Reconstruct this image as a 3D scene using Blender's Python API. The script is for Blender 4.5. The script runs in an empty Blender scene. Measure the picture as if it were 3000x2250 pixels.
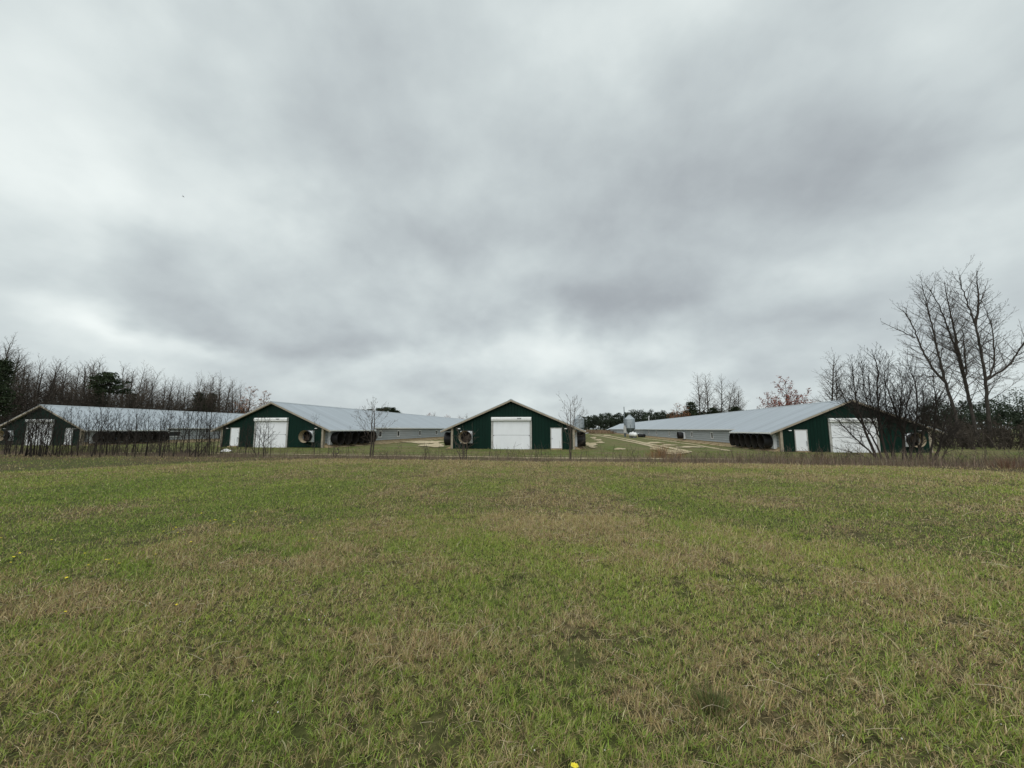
import bpy, math, random
import numpy as np
from mathutils import Vector

C = bpy.context.scene.collection
PI = math.pi
# ------------------------------------------------------------------ camera, sky, sun, exposure
F = 1127.0                     # focal length in pixels of a 3000 px wide picture
CX, CY = 1500.0, 1125.0
PITCH = math.atan(132.0 / F)
YAW = math.atan(176.0 / F * math.cos(PITCH))
CAM = np.array([0.0, 0.0, 1.7])
RIGHT = np.array([math.cos(YAW), math.sin(YAW), 0.0])
FWDH = np.array([-math.sin(YAW), math.cos(YAW), 0.0])
FWD = FWDH * math.cos(PITCH) + np.array([0, 0, math.sin(PITCH)])
UP = np.cross(RIGHT, FWD)

cam_data = bpy.data.cameras.new('camera')
cam = bpy.data.objects.new('camera', cam_data)
C.objects.link(cam)
cam.location = CAM
cam.rotation_euler = (PI / 2 + PITCH, 0, YAW)
cam_data.sensor_width = 36.0
cam_data.lens = 36.0 * F / 3000.0
cam_data.clip_start = 0.05
cam_data.clip_end = 8000
bpy.context.scene.camera = cam


def ray(px, py):
    d = RIGHT * ((px - CX) / F) + UP * ((CY - py) / F) + FWD
    return d


def at_depth(px, py, dep):     # world point seen at a pixel, at a horizontal distance along the view
    d = ray(px, py)
    return CAM + d * (dep / float(d @ FWDH))


def azel(px, py):
    d = ray(px, py)
    d = d / np.linalg.norm(d)
    return math.atan2(d[0], d[1]), math.asin(d[2])


SUN_EL, SUN_AZ = 42.0, 190.0   # high thin cloud behind the viewer
world = bpy.data.worlds.new('World')
bpy.context.scene.world = world
world.use_nodes = True
wt = world.node_tree
wt.nodes.clear()


def wn(kind, **kw):
    n = wt.nodes.new(kind)
    for k, v in kw.items():
        setattr(n, k, v)
    return n


def wmath(op, a, b=None, c=None):
    n = wn('ShaderNodeMath', operation=op)
    for i, v in enumerate((a, b, c)):
        if v is None:
            continue
        if isinstance(v, (int, float)):
            n.inputs[i].default_value = v
        else:
            wt.links.new(v, n.inputs[i])
    return n.outputs[0]


def build_sky():
    out = wn('ShaderNodeOutputWorld')
    tc = wn('ShaderNodeTexCoord')
    nrm = wn('ShaderNodeVectorMath', operation='NORMALIZE')
    wt.links.new(tc.outputs['Generated'], nrm.inputs[0])
    sep = wn('ShaderNodeSeparateXYZ')
    wt.links.new(nrm.outputs[0], sep.inputs[0])
    X, Y, Z = sep.outputs
    zz = wmath('MAXIMUM', Z, 0.0)
    # cloud sheet seen from below: direction projected on a flat layer
    inv = wmath('DIVIDE', 1.0, wmath('ADD', zz, 0.22))
    comb = wn('ShaderNodeCombineXYZ')
    # half way between a flat layer and a dome, so that the banks stay billowy overhead and flatten towards the horizon
    inv = wmath('POWER', inv, 0.45)
    wt.links.new(wmath('MULTIPLY', X, inv), comb.inputs[0])
    wt.links.new(wmath('MULTIPLY', Y, inv), comb.inputs[1])
    wt.links.new(wmath('MULTIPLY', Z, wmath('MULTIPLY', inv, 1.3)), comb.inputs[2])

    def noise(scale, detail, rough, dist, off):
        mp = wn('ShaderNodeVectorMath', operation='ADD')
        wt.links.new(comb.outputs[0], mp.inputs[0])
        mp.inputs[1].default_value = off
        n = wn('ShaderNodeTexNoise')
        n.inputs['Scale'].default_value = scale
        n.inputs['Detail'].default_value = detail
        n.inputs['Roughness'].default_value = rough
        n.inputs['Distortion'].default_value = dist
        wt.links.new(mp.outputs[0], n.inputs['Vector'])
        return n.outputs[0]
    big = noise(1.6, 3, 0.5, 0.1, (3.1, 7.7, 0.4))
    mid = noise(3.3, 7, 0.50, 0.10, (11.3, 2.2, 1.0))
    fine = noise(9.0, 6, 0.55, 0.2, (1.3, 4.2, 7.0))
    warp = noise(2.6, 4, 0.5, 0.0, (5.0, 1.0, 9.0))
    warp2 = noise(2.6, 4, 0.5, 0.0, (25.0, 31.0, 2.0))
    az = wmath('ADD', wmath('ARCTAN2', X, Y), wmath('MULTIPLY', wmath('SUBTRACT', warp, 0.5), 0.5))
    el = wmath('ADD', wmath('ARCSINE', Z), wmath('MULTIPLY', wmath('SUBTRACT', warp2, 0.5), 0.22))
    # banks of brighter and darker cloud in this particular overcast
    banks = [  # px, py, half width px, half height px, strength
        (1640, 1010, 260, 60, .30), (1250, 1080, 320, 45, .10), (330, 985, 330, 40, .20), (100, 960, 200, 50, .12),
        (1400, 800, 210, 80, .12), (2480, 800, 330, 90, .14), (2300, 1150, 700, 50, .05),
        (0, 450, 330, 240, .30), (130, 100, 400, 200, .12), (640, 540, 330, 150, .24), (1735, 60, 380, 170, .15), (700, 250, 300, 200, .06),
        (2900, 250, 240, 260, .14), (2050, 150, 260, 160, .06),
        (1180, 700, 330, 85, -.20), (470, 760, 460, 100, -.12), (950, 985, 560, 60, -.22), (1640, 890, 290, 80, -.24), (300, 900, 330, 60, -.06),
        (2120, 520, 470, 260, -.24), (2550, 420, 300, 160, -.08), (1100, 330, 300, 220, -.05), (500, 330, 400, 120, -.03),
        (2250, 960, 480, 80, -.09), (150, 700, 320, 90, -.04), (1500, 1215, 1900, 38, -.03),
    ]
    s = None
    for px, py, hw, hh, amp in banks:
        a0, e0 = azel(px, py)
        a1, _ = azel(px + hw, py)
        a2, _ = azel(px - hw, py)
        _, e1 = azel(px, py - hh)
        _, e2 = azel(px, py + hh)
        sa, se = abs(a1 - a2) / 2, abs(e1 - e2) / 2
        da = wmath('DIVIDE', wmath('SUBTRACT', az, a0), sa)
        de = wmath('DIVIDE', wmath('SUBTRACT', el, e0), se)
        r2 = wmath('ADD', wmath('MULTIPLY', da, da), wmath('MULTIPLY', de, de))
        g = wmath('MULTIPLY', wmath('EXPONENT', wmath('MULTIPLY', r2, -0.8)), amp)
        s = g if s is None else wmath('ADD', s, g)
    v = wmath('ADD', s, wmath('MULTIPLY', wmath('SUBTRACT', big, 0.5), 0.36))
    v = wmath('ADD', v, wmath('MULTIPLY', wmath('SUBTRACT', mid, 0.5), 0.50))
    v = wmath('ADD', v, wmath('MULTIPLY', wmath('SUBTRACT', fine, 0.5), 0.14))
    v = wmath('ADD', v, 0.60)
    ramp = wn('ShaderNodeValToRGB')
    wt.links.new(v, ramp.inputs[0])
    cr = ramp.color_ramp
    cr.interpolation = 'B_SPLINE'
    cr.elements[0].position = 0.0
    cr.elements[0].color = (.235, .252, .280, 1)
    cr.elements[1].position = 1.0
    cr.elements[1].color = (.86, .91, .89, 1)
    for p, c in ((.30, (.350, .381, .404)), (.5, (.472, .522, .538)), (.7, (.61, .672, .672))):
        e = cr.elements.new(p)
        e.color = (*c, 1)
    sky = wn('ShaderNodeTexSky', sky_type='NISHITA', sun_disc=False)
    sky.sun_elevation = math.radians(SUN_EL)
    sky.sun_rotation = math.radians(SUN_AZ)
    b1 = wn('ShaderNodeBackground')
    wt.links.new(sky.outputs[0], b1.inputs[0])
    b1.inputs[1].default_value = 0.05
    b2 = wn('ShaderNodeBackground')
    wt.links.new(ramp.outputs[0], b2.inputs[0])
    b2.inputs[1].default_value = 0.93
    mx = wn('ShaderNodeMixShader')
    mx.inputs[0].default_value = 0.95
    wt.links.new(b1.outputs[0], mx.inputs[1])
    wt.links.new(b2.outputs[0], mx.inputs[2])
    wt.links.new(mx.outputs[0], out.inputs[0])


build_sky()
sd = bpy.data.lights.new('sun', 'SUN')
sd.energy = 1.5
sd.angle = math.radians(60)
sd.color = (1.0, .975, .94)
sun = bpy.data.objects.new('sun', sd)
C.objects.link(sun)
_a, _e = math.radians(SUN_AZ), math.radians(SUN_EL)
sun.rotation_euler = Vector((math.sin(_a) * math.cos(_e), math.cos(_a) * math.cos(_e), math.sin(_e))).to_track_quat('Z', 'Y').to_euler()
vs = bpy.context.scene.view_settings
vs.view_transform = 'Standard'
vs.look = 'None'
vs.exposure = 0.30
vs.gamma = 1.0
bpy.context.scene.cycles.max_bounces = 6
bpy.context.scene.cycles.transparent_max_bounces = 8

# ------------------------------------------------------------------ helpers
ORD = ('first second third fourth fifth sixth seventh eighth ninth tenth eleventh twelfth thirteenth fourteenth fifteenth sixteenth '
       'seventeenth eighteenth nineteenth twentieth').split()


def ordinal(i):
    if i < 20:
        return ORD[i]
    tens = ['twenty', 'thirty', 'forty', 'fifty'][(i + 1) // 10 - 2]
    if (i + 1) % 10 == 0:
        return {'twenty': 'twentieth', 'thirty': 'thirtieth', 'forty': 'fortieth', 'fifty': 'fiftieth'}[tens]
    return tens + '-' + ORD[(i + 1) % 10 - 1]


def tag(o, label=None, cat=None, group=None, kind=None):
    if label: o['label'] = label
    if cat: o['category'] = cat
    if group: o['group'] = group
    if kind: o['kind'] = kind
    return o


def empty(name, loc, rz=0.0):
    o = bpy.data.objects.new(name, None)
    o.empty_display_size = 0.3
    C.objects.link(o)
    o.location = loc
    o.rotation_euler = (0, 0, rz)
    return o


def copy_tree(o, parent=None):
    c = o.copy()
    C.objects.link(c)
    if parent is not None:
        c.parent = parent
    for ch in list(o.children):
        copy_tree(ch, c)
    return c


def lin(r, g, b):
    f = lambda c: (c / 255 / 12.92) if c / 255 <= .04045 else ((c / 255 + .055) / 1.055) ** 2.4
    return (f(r), f(g), f(b))


class MB:
    """collects boxes, prisms and tubes and links them as ONE mesh object"""
    def __init__(self):
        self.v, self.f, self.m = [], [], []

    def add(self, vs, fs, mi=0):
        b = len(self.v)
        self.v += [tuple(map(float, p)) for p in vs]
        self.f += [tuple(b + i for i in q) for q in fs]
        self.m += [mi] * len(fs)
        return self

    def box(self, x0, x1, y0, y1, z0, z1, mi=0):
        vs = [(x, y, z) for x in (x0, x1) for y in (y0, y1) for z in (z0, z1)]
        return self.add(vs, [(0, 1, 3, 2), (4, 6, 7, 5), (0, 4, 5, 1), (2, 3, 7, 6), (0, 2, 6, 4), (1, 5, 7, 3)], mi)

    def prism(self, prof, axis, a, b, mi=0):
        """profile of 2D points extruded along an axis: 'y' -> (x, z) profile, 'x' -> (y, z) profile"""
        n = len(prof)
        vs = []
        for t in (a, b):
            vs += [(p[0], t, p[1]) if axis == 'y' else (t, p[0], p[1]) for p in prof]
        fs = [(i, (i + 1) % n, n + (i + 1) % n, n + i) for i in range(n)]
        fs += [tuple(range(n))[::-1], tuple(range(n, 2 * n))]
        return self.add(vs, fs, mi)

    def tube(self, p0, p1, r0, r1=None, n=10, cap=True, mi=0):
        r1 = r0 if r1 is None else r1
        p0, p1 = np.array(p0, float), np.array(p1, float)
        t = (p1 - p0) / np.linalg.norm(p1 - p0)
        u = np.cross(t, (0, 0, 1) if abs(t[2]) < .9 else (1, 0, 0))
        u /= np.linalg.norm(u)
        w = np.cross(t, u)
        vs = []
        for p, r in ((p0, r0), (p1, r1)):
            vs += [p + r * (math.cos(a) * u + math.sin(a) * w) for a in np.linspace(0, 2 * PI, n, endpoint=False)]
        fs = [(i, (i + 1) % n, n + (i + 1) % n, n + i) for i in range(n)]
        if cap:
            fs += [tuple(range(n))[::-1], tuple(range(n, 2 * n))]
        return self.add(vs, fs, mi)

    def lathe(self, prof, origin, axis, n=24, mi=0):
        """profile of (radius, along) turned about an axis vector"""
        t = np.array(axis, float)
        t /= np.linalg.norm(t)
        u = np.cross(t, (0, 0, 1) if abs(t[2]) < .9 else (1, 0, 0))
        u /= np.linalg.norm(u)
        w = np.cross(t, u)
        o = np.array(origin, float)
        vs, fs = [], []
        for r, h in prof:
            vs += [o + t * h + r * (math.cos(a) * u + math.sin(a) * w) for a in np.linspace(0, 2 * PI, n, endpoint=False)]
        for k in range(len(prof) - 1):
            fs += [(k * n + i, k * n + (i + 1) % n, (k + 1) * n + (i + 1) % n, (k + 1) * n + i) for i in range(n)]
        return self.add(vs, fs, mi)

    def build(self, name, mats, parent=None, smooth=False):
        me = bpy.data.meshes.new(name)
        me.from_pydata(self.v, [], self.f)
        for m in (mats if isinstance(mats, (list, tuple)) else [mats]):
            me.materials.append(m)
        me.polygons.foreach_set('material_index', self.m)
        if smooth:
            me.polygons.foreach_set('use_smooth', [True] * len(me.polygons))
        me.update()
        o = bpy.data.objects.new(name, me)
        C.objects.link(o)
        if parent is not None:
            o.parent = parent
        return o


def np_mesh(name, V, loops, sizes, mats, parent=None, cols=None, smooth=False):
    me = bpy.data.meshes.new(name)
    V = np.ascontiguousarray(V, np.float32)
    me.vertices.add(len(V))
    me.vertices.foreach_set('co', V.ravel())
    loops = np.ascontiguousarray(loops, np.int32)
    sizes = np.ascontiguousarray(sizes, np.int32)
    me.loops.add(len(loops))
    me.loops.foreach_set('vertex_index', loops)
    me.polygons.add(len(sizes))
    starts = np.concatenate(([0], np.cumsum(sizes)[:-1])).astype(np.int32)
    me.polygons.foreach_set('loop_start', starts)
    me.polygons.foreach_set('loop_total', sizes)
    if smooth:
        me.polygons.foreach_set('use_smooth', np.ones(len(sizes), bool))
    me.update(calc_edges=True)
    me.validate()
    if cols is not None:
        for nm, arr in cols.items():
            if arr.ndim == 2:
                a = me.attributes.new(nm, 'FLOAT_COLOR', 'POINT')
                c4 = np.ones((len(V), 4), np.float32)
                c4[:, :3] = arr
                a.data.foreach_set('color', c4.ravel())
            else:
                a = me.attributes.new(nm, 'FLOAT', 'POINT')
                a.data.foreach_set('value', np.ascontiguousarray(arr, np.float32))
    for m in (mats if isinstance(mats, (list, tuple)) else [mats]):
        me.materials.append(m)
    o = bpy.data.objects.new(name, me)
    C.objects.link(o)
    if parent is not None:
        o.parent = parent
    return o


class Nodes:
    def __init__(self, name):
        self.mat = bpy.data.materials.new(name)
        self.mat.use_nodes = True
        self.t = self.mat.node_tree
        self.b = self.t.nodes['Principled BSDF']

    def n(self, kind, **kw):
        x = self.t.nodes.new(kind)
        for k, v in kw.items():
            setattr(x, k, v)
        return x

    def link(self, a, b):
        self.t.links.new(a, b)

    def noise(self, scale, detail=4, rough=.55, vec=None, stretch=None):
        x = self.n('ShaderNodeTexNoise')
        x.inputs['Scale'].default_value = scale
        x.inputs['Detail'].default_value = detail
        x.inputs['Roughness'].default_value = rough
        if vec is None:
            vec = self.n('ShaderNodeTexCoord').outputs['Object']
        if stretch is not None:
            mp = self.n('ShaderNodeVectorMath', operation='MULTIPLY')
            self.link(vec, mp.inputs[0])
            mp.inputs[1].default_value = stretch
            vec = mp.outputs[0]
        self.link(vec, x.inputs['Vector'])
        return x.outputs[0]

    def ramp(self, fac, stops):
        r = self.n('ShaderNodeValToRGB')
        self.link(fac, r.inputs[0])
        while len(r.color_ramp.elements) < len(stops):
            r.color_ramp.elements.new(.5)
        for e, (p, c) in zip(r.color_ramp.elements, stops):
            e.position = p
            e.color = (*c, 1)
        return r.outputs[0]

    def mix(self, fac, a, b, mode='MIX'):
        m = self.n('ShaderNodeMix', data_type='RGBA', blend_type=mode)
        for i, v in ((0, fac), (6, a), (7, b)):
            if isinstance(v, (int, float)):
                m.inputs[i].default_value = v
            elif isinstance(v, tuple):
                m.inputs[i].default_value = (*v, 1)
            else:
                self.link(v, m.inputs[i])
        return m.outputs[2]

    def bump(self, h, strength=.3, dist=.02):
        b = self.n('ShaderNodeBump')
        b.inputs['Strength'].default_value = strength
        b.inputs['Distance'].default_value = dist
        self.link(h, b.inputs['Height'])
        self.link(b.outputs[0], self.b.inputs['Normal'])

    def set(self, color=None, rough=.6, metal=0.0, spec=.5):
        if color is not None:
            if isinstance(color, tuple):
                self.b.inputs['Base Color'].default_value = (*color, 1)
            else:
                self.link(color, self.b.inputs['Base Color'])
        self.b.inputs['Roughness'].default_value = rough
        self.b.inputs['Metallic'].default_value = metal
        self.b.inputs['Specular IOR Level'].default_value = spec
        return self.mat


def simple(name, c, rough=.6, metal=0.0, var=.25, scale=3.0, spec=.4, stretch=None):
    k = Nodes(name)
    f = k.noise(scale, 6, .6, stretch=stretch)
    lo = tuple(max(0, x * (1 - var)) for x in c)
    hi = tuple(min(1, x * (1 + var)) for x in c)
    col = k.ramp(f, [(.3, lo), (.7, hi)])
    return k.set(col, rough, metal, spec)


def ribbed(name, c, axis, period, rough=.5, metal=0.0, var=.15, spec=.4, strength=.5, groove=.75):
    """sheet metal with ribs along one direction, streaked by weather"""
    k = Nodes(name)
    tc = k.n('ShaderNodeTexCoord').outputs['Object']
    sep = k.n('ShaderNodeSeparateXYZ')
    k.link(tc, sep.inputs[0])
    m = k.n('ShaderNodeMath', operation='MULTIPLY')
    k.link(sep.outputs[axis], m.inputs[0])
    m.inputs[1].default_value = 1.0 / period
    fr = k.n('ShaderNodeMath', operation='FRACT')
    k.link(m.outputs[0], fr.inputs[0])
    rib = k.ramp(fr.outputs[0], [(0.0, (0, 0, 0)), (.08, (1, 1, 1)), (.16, (0, 0, 0)), (.9, (0, 0, 0))])
    st = (6, 6, .4) if axis == 0 else (.5, 6, .5)
    f = k.noise(1.0, 6, .6, stretch=st)
    f2 = k.noise(.35, 3, .5)
    col = k.ramp(f, [(.3, tuple(x * (1 - var) for x in c)), (.7, tuple(min(1, x * (1 + var)) for x in c))])
    col = k.mix(.5, col, k.ramp(f2, [(.3, tuple(x * (1 - var * .8) for x in c)), (.7, tuple(min(1, x * (1 + var * .8)) for x in c))]))
    fl = k.n('ShaderNodeMath', operation='FLOOR')
    k.link(m.outputs[0], fl.inputs[0])
    wnz = k.n('ShaderNodeTexWhiteNoise', noise_dimensions='1D')
    k.link(fl.outputs[0], wnz.inputs['W'])
    col = k.mix(1.0, col, k.ramp(wnz.outputs['Value'], [(0, (.90, .90, .90)), (1, (1.06, 1.06, 1.06))]), 'MULTIPLY')
    col = k.mix(rib, col, tuple(x * groove for x in c))
    k.bump(rib, strength, .03)
    return k.set(col, rough, metal, spec)


M = {}
M['green'] = ribbed('green_metal_siding', (.0024, .0185, .0125), 0, .30, .62, 0, .22, .12, .7, .5)
M['roof'] = ribbed('galvanised_roofing', (.43, .478, .515), 1, .92, .38, .35, .07, .5, .35, .88)
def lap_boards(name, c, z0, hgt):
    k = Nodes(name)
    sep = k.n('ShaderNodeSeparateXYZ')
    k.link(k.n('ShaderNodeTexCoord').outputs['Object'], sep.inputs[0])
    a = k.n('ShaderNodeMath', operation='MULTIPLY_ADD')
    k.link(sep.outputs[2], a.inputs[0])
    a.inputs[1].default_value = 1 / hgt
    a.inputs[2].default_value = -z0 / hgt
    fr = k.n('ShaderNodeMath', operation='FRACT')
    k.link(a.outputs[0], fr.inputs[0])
    lap_shade = k.ramp(fr.outputs[0], [(.0, (1, 1, 1)), (.12, (0, 0, 0)), (.86, (0, 0, 0)), (.97, (1, 1, 1))])
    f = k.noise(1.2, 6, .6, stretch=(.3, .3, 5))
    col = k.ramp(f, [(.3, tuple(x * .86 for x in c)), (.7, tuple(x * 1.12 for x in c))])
    # shadow lines at the board laps, painted into the siding colour
    return k.set(k.mix(lap_shade, col, tuple(x * .50 for x in c)), .7, 0, .3)


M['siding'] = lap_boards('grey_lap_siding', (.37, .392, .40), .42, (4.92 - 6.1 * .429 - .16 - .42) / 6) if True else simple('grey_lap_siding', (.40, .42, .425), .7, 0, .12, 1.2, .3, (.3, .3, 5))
M['tan'] = simple('tan_painted_timber', (.29, .25, .19), .75, 0, .18, 2.0)
M['foot'] = simple('sandy_wall_base', (.34, .26, .15), .95, 0, .3, 2.5)
M['white'] = simple('white_painted_metal', (.70, .725, .75), .5, 0, .05, 1.5, .4, (1, 1, .4))
M['whitetrim'] = simple('white_trim', (.78, .79, .78), .6, 0, .08, 3)
M['seam'] = simple('dark_seam', (.12, .13, .14), .7)
M['frame'] = simple('weathered_galvanised_frame', (.36, .36, .34), .6, .2, .2, 4)
M['black'] = simple('black_fan_plastic', (.010, .010, .011), .55, 0, .4, 4, .35)
M['dirty'] = simple('dust_stained_fan_lining', (.38, .315, .22), .85, 0, .45, 5, .2)
M['darkbrown'] = simple('dark_dusty_lining', (.015, .013, .010), .85, 0, .45, 4, .2)
M['blade'] = simple('rusty_fan_blade', (.045, .034, .026), .7, .3, .4, 6)
M['pane'] = simple('dark_window_pane', (.020, .023, .026), .18, 0, .3, 2, .5)
M['galv'] = ribbed('corrugated_galvanised_bin', (.33, .37, .39), 2, .30, .42, .45, .12, .5, .6, .8)
M['galvplain'] = simple('galvanised_sheet', (.40, .44, .46), .42, .4, .12, 2)
M['galvdark'] = simple('dull_galvanised_hopper', (.13, .155, .165), .5, .35, .2, 2)
M['tank'] = simple('white_enamel_tank', (.78, .79, .78), .4, 0, .06, 2)
M['bark'] = simple('dark_grey_bark', (.062, .055, .048), .95, 0, .35, 6, .1, (1, 1, .25))
M['barkbrown'] = simple('brown_bark', (.075, .062, .050), .95, 0, .35, 6, .1, (1, 1, .25))
M['twig'] = simple('bare_twig', (.125, .100, .080), .95, 0, .35, .5, .1)
M['twigblack'] = simple('damp_dark_twig', (.036, .031, .027), .95, 0, .35, .5, .1)
M['twigdark'] = simple('dark_bare_twig', (.078, .064, .053), .95, 0, .35, .5, .1)
M['rust'] = simple('russet_leaf', (.23, .105, .055), .85, 0, .45, .8, .1)
M['redbud'] = simple('red_spring_bud', (.22, .085, .065), .85, 0, .4, .8, .1)
M['needle'] = simple('dark_pine_needle', (.032, .045, .022), .85, 0, .5, .35, .15)
M['needlefar'] = simple('far_pine_needle', (.034, .046, .030), .9, 0, .55, .09, .1)
M['brush'] = simple('leafless_brush', (.064, .054, .044), .95, 0, .5, .25, .1)
M['yellow'] = simple('yellow_petal', (.80, .68, .05), .7, 0, .12, 40)
M['stalk'] = simple('green_flower_stalk', (.08, .13, .03), .8)
M['litter'] = simple('pale_litter', (.75, .75, .72), .7)


def attr_mat(name, transl=.25):
    k = Nodes(name)
    a = k.n('ShaderNodeAttribute', attribute_name='tint')
    k.set(a.outputs['Color'], .75, 0, .25)
    tr = k.n('ShaderNodeBsdfTranslucent')
    k.link(a.outputs['Color'], tr.inputs[0])
    mx = k.n('ShaderNodeMixShader')
    mx.inputs[0].default_value = transl
    k.link(k.b.outputs[0], mx.inputs[1])
    k.link(tr.outputs[0], mx.inputs[2])
    k.link(mx.outputs[0], k.t.nodes['Material Output'].inputs[0])
    return k.mat


M['blades'] = attr_mat('grass_blade')
M['straw'] = attr_mat('dry_stalk', .15)


# ------------------------------------------------------------------ value noise and terrain in numpy
def _hash(ix, iy, seed):
    h = (ix.astype(np.int64) * 374761393 + iy.astype(np.int64) * 668265263 + seed * 982451653) & 0xffffffff
    h = ((h ^ (h >> 13)) * 1274126177) & 0xffffffff
    return ((h ^ (h >> 16)) & 0xffff) / 65535.0


def vnoise(x, y, seed):
    ix, iy = np.floor(x), np.floor(y)
    fx, fy = x - ix, y - iy
    fx, fy = fx * fx * (3 - 2 * fx), fy * fy * (3 - 2 * fy)
    a, b = _hash(ix, iy, seed), _hash(ix + 1, iy, seed)
    c, d = _hash(ix, iy + 1, seed), _hash(ix + 1, iy + 1, seed)
    return (a * (1 - fx) + b * fx) * (1 - fy) + (c * (1 - fx) + d * fx) * fy


def fbm(x, y, seed, octv=4):
    s, amp, tot = 0, 1.0, 0
    for o in range(octv):
        s = s + amp * vnoise(x * 2 ** o, y * 2 ** o, seed + o)
        tot += amp
        amp *= .55
    return s / tot


def sstep(a, b, x):
    t = np.clip((x - a) / (b - a), 0, 1)
    return t * t * (3 - 2 * t)


EDGE = 20.6        # where the mown field ends and the weeds begin (world y)


def terrain(x, y):
    x, y = np.asarray(x, float), np.asarray(y, float)
    z = (fbm(x * .35, y * .35, 5, 3) - .5) * .09 * sstep(40, 12, np.hypot(x, y))
    z = z - .27 * sstep(21, 33, y) - .17 * sstep(0, 22, x) * sstep(24, 38, y)
    z = z - .22 * np.exp(-((y - 22.8) / .9) ** 2)
    return z


def gp(px, py):    # ground point seen at a pixel
    d = ray(px, py)
    t = 1.7 / -d[2]
    for _ in range(12):
        p = CAM + d * t
        t = (1.7 - float(terrain(p[0], p[1]))) / -d[2]
    p = CAM + d * t
    return np.array([p[0], p[1], float(terrain(p[0], p[1]))])


# dryness of the field: mown swaths and bare-ish patches, green flushes between
DRY = [  # px, py, half width m, half depth m, strength
    (1500, 1470, 3.2, 1.5, .25), (1650, 1540, 1.3, .7, .35), (1850, 1500, 1.6, .5, .2), (1250, 1390, 3.5, 1.0, .22), (1200, 1560, 1.4, .8, .22),
    (700, 1640, 1.3, .45, .30), (500, 1720, 1.0, .3, .32), (1000, 1640, .8, .5, .28), (250, 1780, .9, .22, .30), (50, 1680, .6, .25, .25), (420, 1590, 1.4, .4, .16),
    (1550, 1850, .55, .3, .30), (1350, 1830, .4, .3, .25), (1700, 1960, .45, .2, .22), (1480, 1950, .4, .25, .25), (2400, 1740, .9, .35, .30), (2550, 1830, .8, .25, .28), (2200, 1560, 1.4, .8, .14), (2450, 1900, .5, .18, .25),
    (2800, 1480, 3.5, 1.5, .28), (2950, 1400, 4.5, 2.2, .30), (2500, 1410, 4, 1.4, .22), (2100, 1395, 4, 1.2, .15), (3000, 1700, 1.5, .8, .12), (2950, 2050, .5, .3, .2),
    (700, 1352, 14, .8, .25), (1900, 1365, 6, 1.0, .28),
    (300, 1430, 6, 2.0, -.38), (700, 1450, 4, 2.2, -.36), (100, 1560, 2.2, .9, -.28), (900, 1480, 2.2, 1.2, -.22), (1460, 1600, .35, .22, -.65), (700, 1570, 1.2, .4, -.22), (400, 1650, .7, .25, -.20),
    (2300, 1500, 2.0, .8, -.22), (2450, 1640, 1.2, .4, -.22), (1780, 1440, 1.8, .7, -.20), (2050, 1760, .5, .3, -.22), (120, 1830, .7, .2, -.25), (700, 2080, .5, .2, -.25), (2050, 1850, .5, .25, -.2), (1250, 1720, .5, .25, -.15), (2900, 1720, 1., .4, -.1), (2700, 2150, .4, .2, -.12), (1150, 1860, .4, .2, -.18),
]
DRYG = [(gp(a, b)[:2], c, d, e) for a, b, c, d, e in DRY]


def dryness(x, y):
    v = .455 + (fbm(x * .45 + 3, y * .7, 21, 4) - .5) * .65 + (fbm(x * 2.6, y * 3.0, 31, 4) - .5) * 1.0 + (fbm(x * 6.5, y * 7.0, 33, 2) - .5) * .45 + (fbm((x + .1 * y) * .75, y * .10, 131, 3) - .5) * .9
    wx = x + (fbm(x * .8, y * .8, 41, 3) - .5) * 1.6
    wy = y + (fbm(x * .8, y * .8, 51, 3) - .5) * 1.0
    for c, a, b, s in DRYG:
        v = v + s * np.exp(-((wx - c[0]) / a) ** 2 - ((wy - c[1]) / b) ** 2)
    v = v + .42 * sstep(EDGE - 3.4, EDGE - .4, y)
    return np.clip(v, 0, 1)


# ------------------------------------------------------------------ ground, tracks
def build_ground():
    n = 420
    s = np.linspace(-1, 1, n)
    gx = np.sinh(s * 8.6) / np.sinh(8.6) * 4000
    gy = 6 + np.sinh(s * 8.6) / np.sinh(8.6) * 4000
    X, Y = np.meshgrid(gx, gy)
    Z = terrain(X, Y)
    V = np.stack([X.ravel(), Y.ravel(), Z.ravel()], 1)
    i = np.arange(n - 1)
    I, J = np.meshgrid(i, i)
    a = (J * n + I).ravel()
    L = np.stack([a, a + 1, a + n + 1, a + n], 1).ravel()
    dry = dryness(V[:, 0], V[:, 1])
    far = sstep(EDGE, EDGE + 3.0, V[:, 1])
    k = Nodes('field_soil_and_turf')
    at = k.n('ShaderNodeAttribute', attribute_name='dry')
    fa = k.n('ShaderNodeAttribute', attribute_name='lawn')
    geo = k.n('ShaderNodeNewGeometry').outputs['Position']
    n1 = k.noise(9, 8, .7, geo)
    n2 = k.noise(.35, 5, .6, geo)
    n3 = k.noise(2.2, 6, .65, geo)
    thatch = k.ramp(n1, [(.3, (.022, .016, .009)), (.5, (.080, .060, .034)), (.75, (.21, .160, .092))])
    turf = k.ramp(n1, [(.3, (.014, .018, .006)), (.5, (.060, .078, .019)), (.75, (.14, .165, .044))])
    col = k.mix(at.outputs['Fac'], turf, thatch)
    lawn = k.ramp(n3, [(.25, (.055, .075, .020)), (.5, (.108, .142, .038)), (.75, (.165, .175, .065))])
    lawn2 = k.ramp(n3, [(.3, (.115, .108, .045)), (.7, (.215, .175, .095))])
    lawn = k.mix(k.ramp(n2, [(.38, (0, 0, 0)), (.60, (1, 1, 1))]), lawn, lawn2)
    col = k.mix(fa.outputs['Fac'], col, lawn)
    k.bump(n1, .5, .05)
    k.set(col, .95, 0, .1)
    o = np_mesh('ground', V, L, np.full(len(a), 4), k.mat, cols={'dry': dry, 'lawn': far}, smooth=True)
    tag(o, kind='structure')


build_ground()

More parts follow.
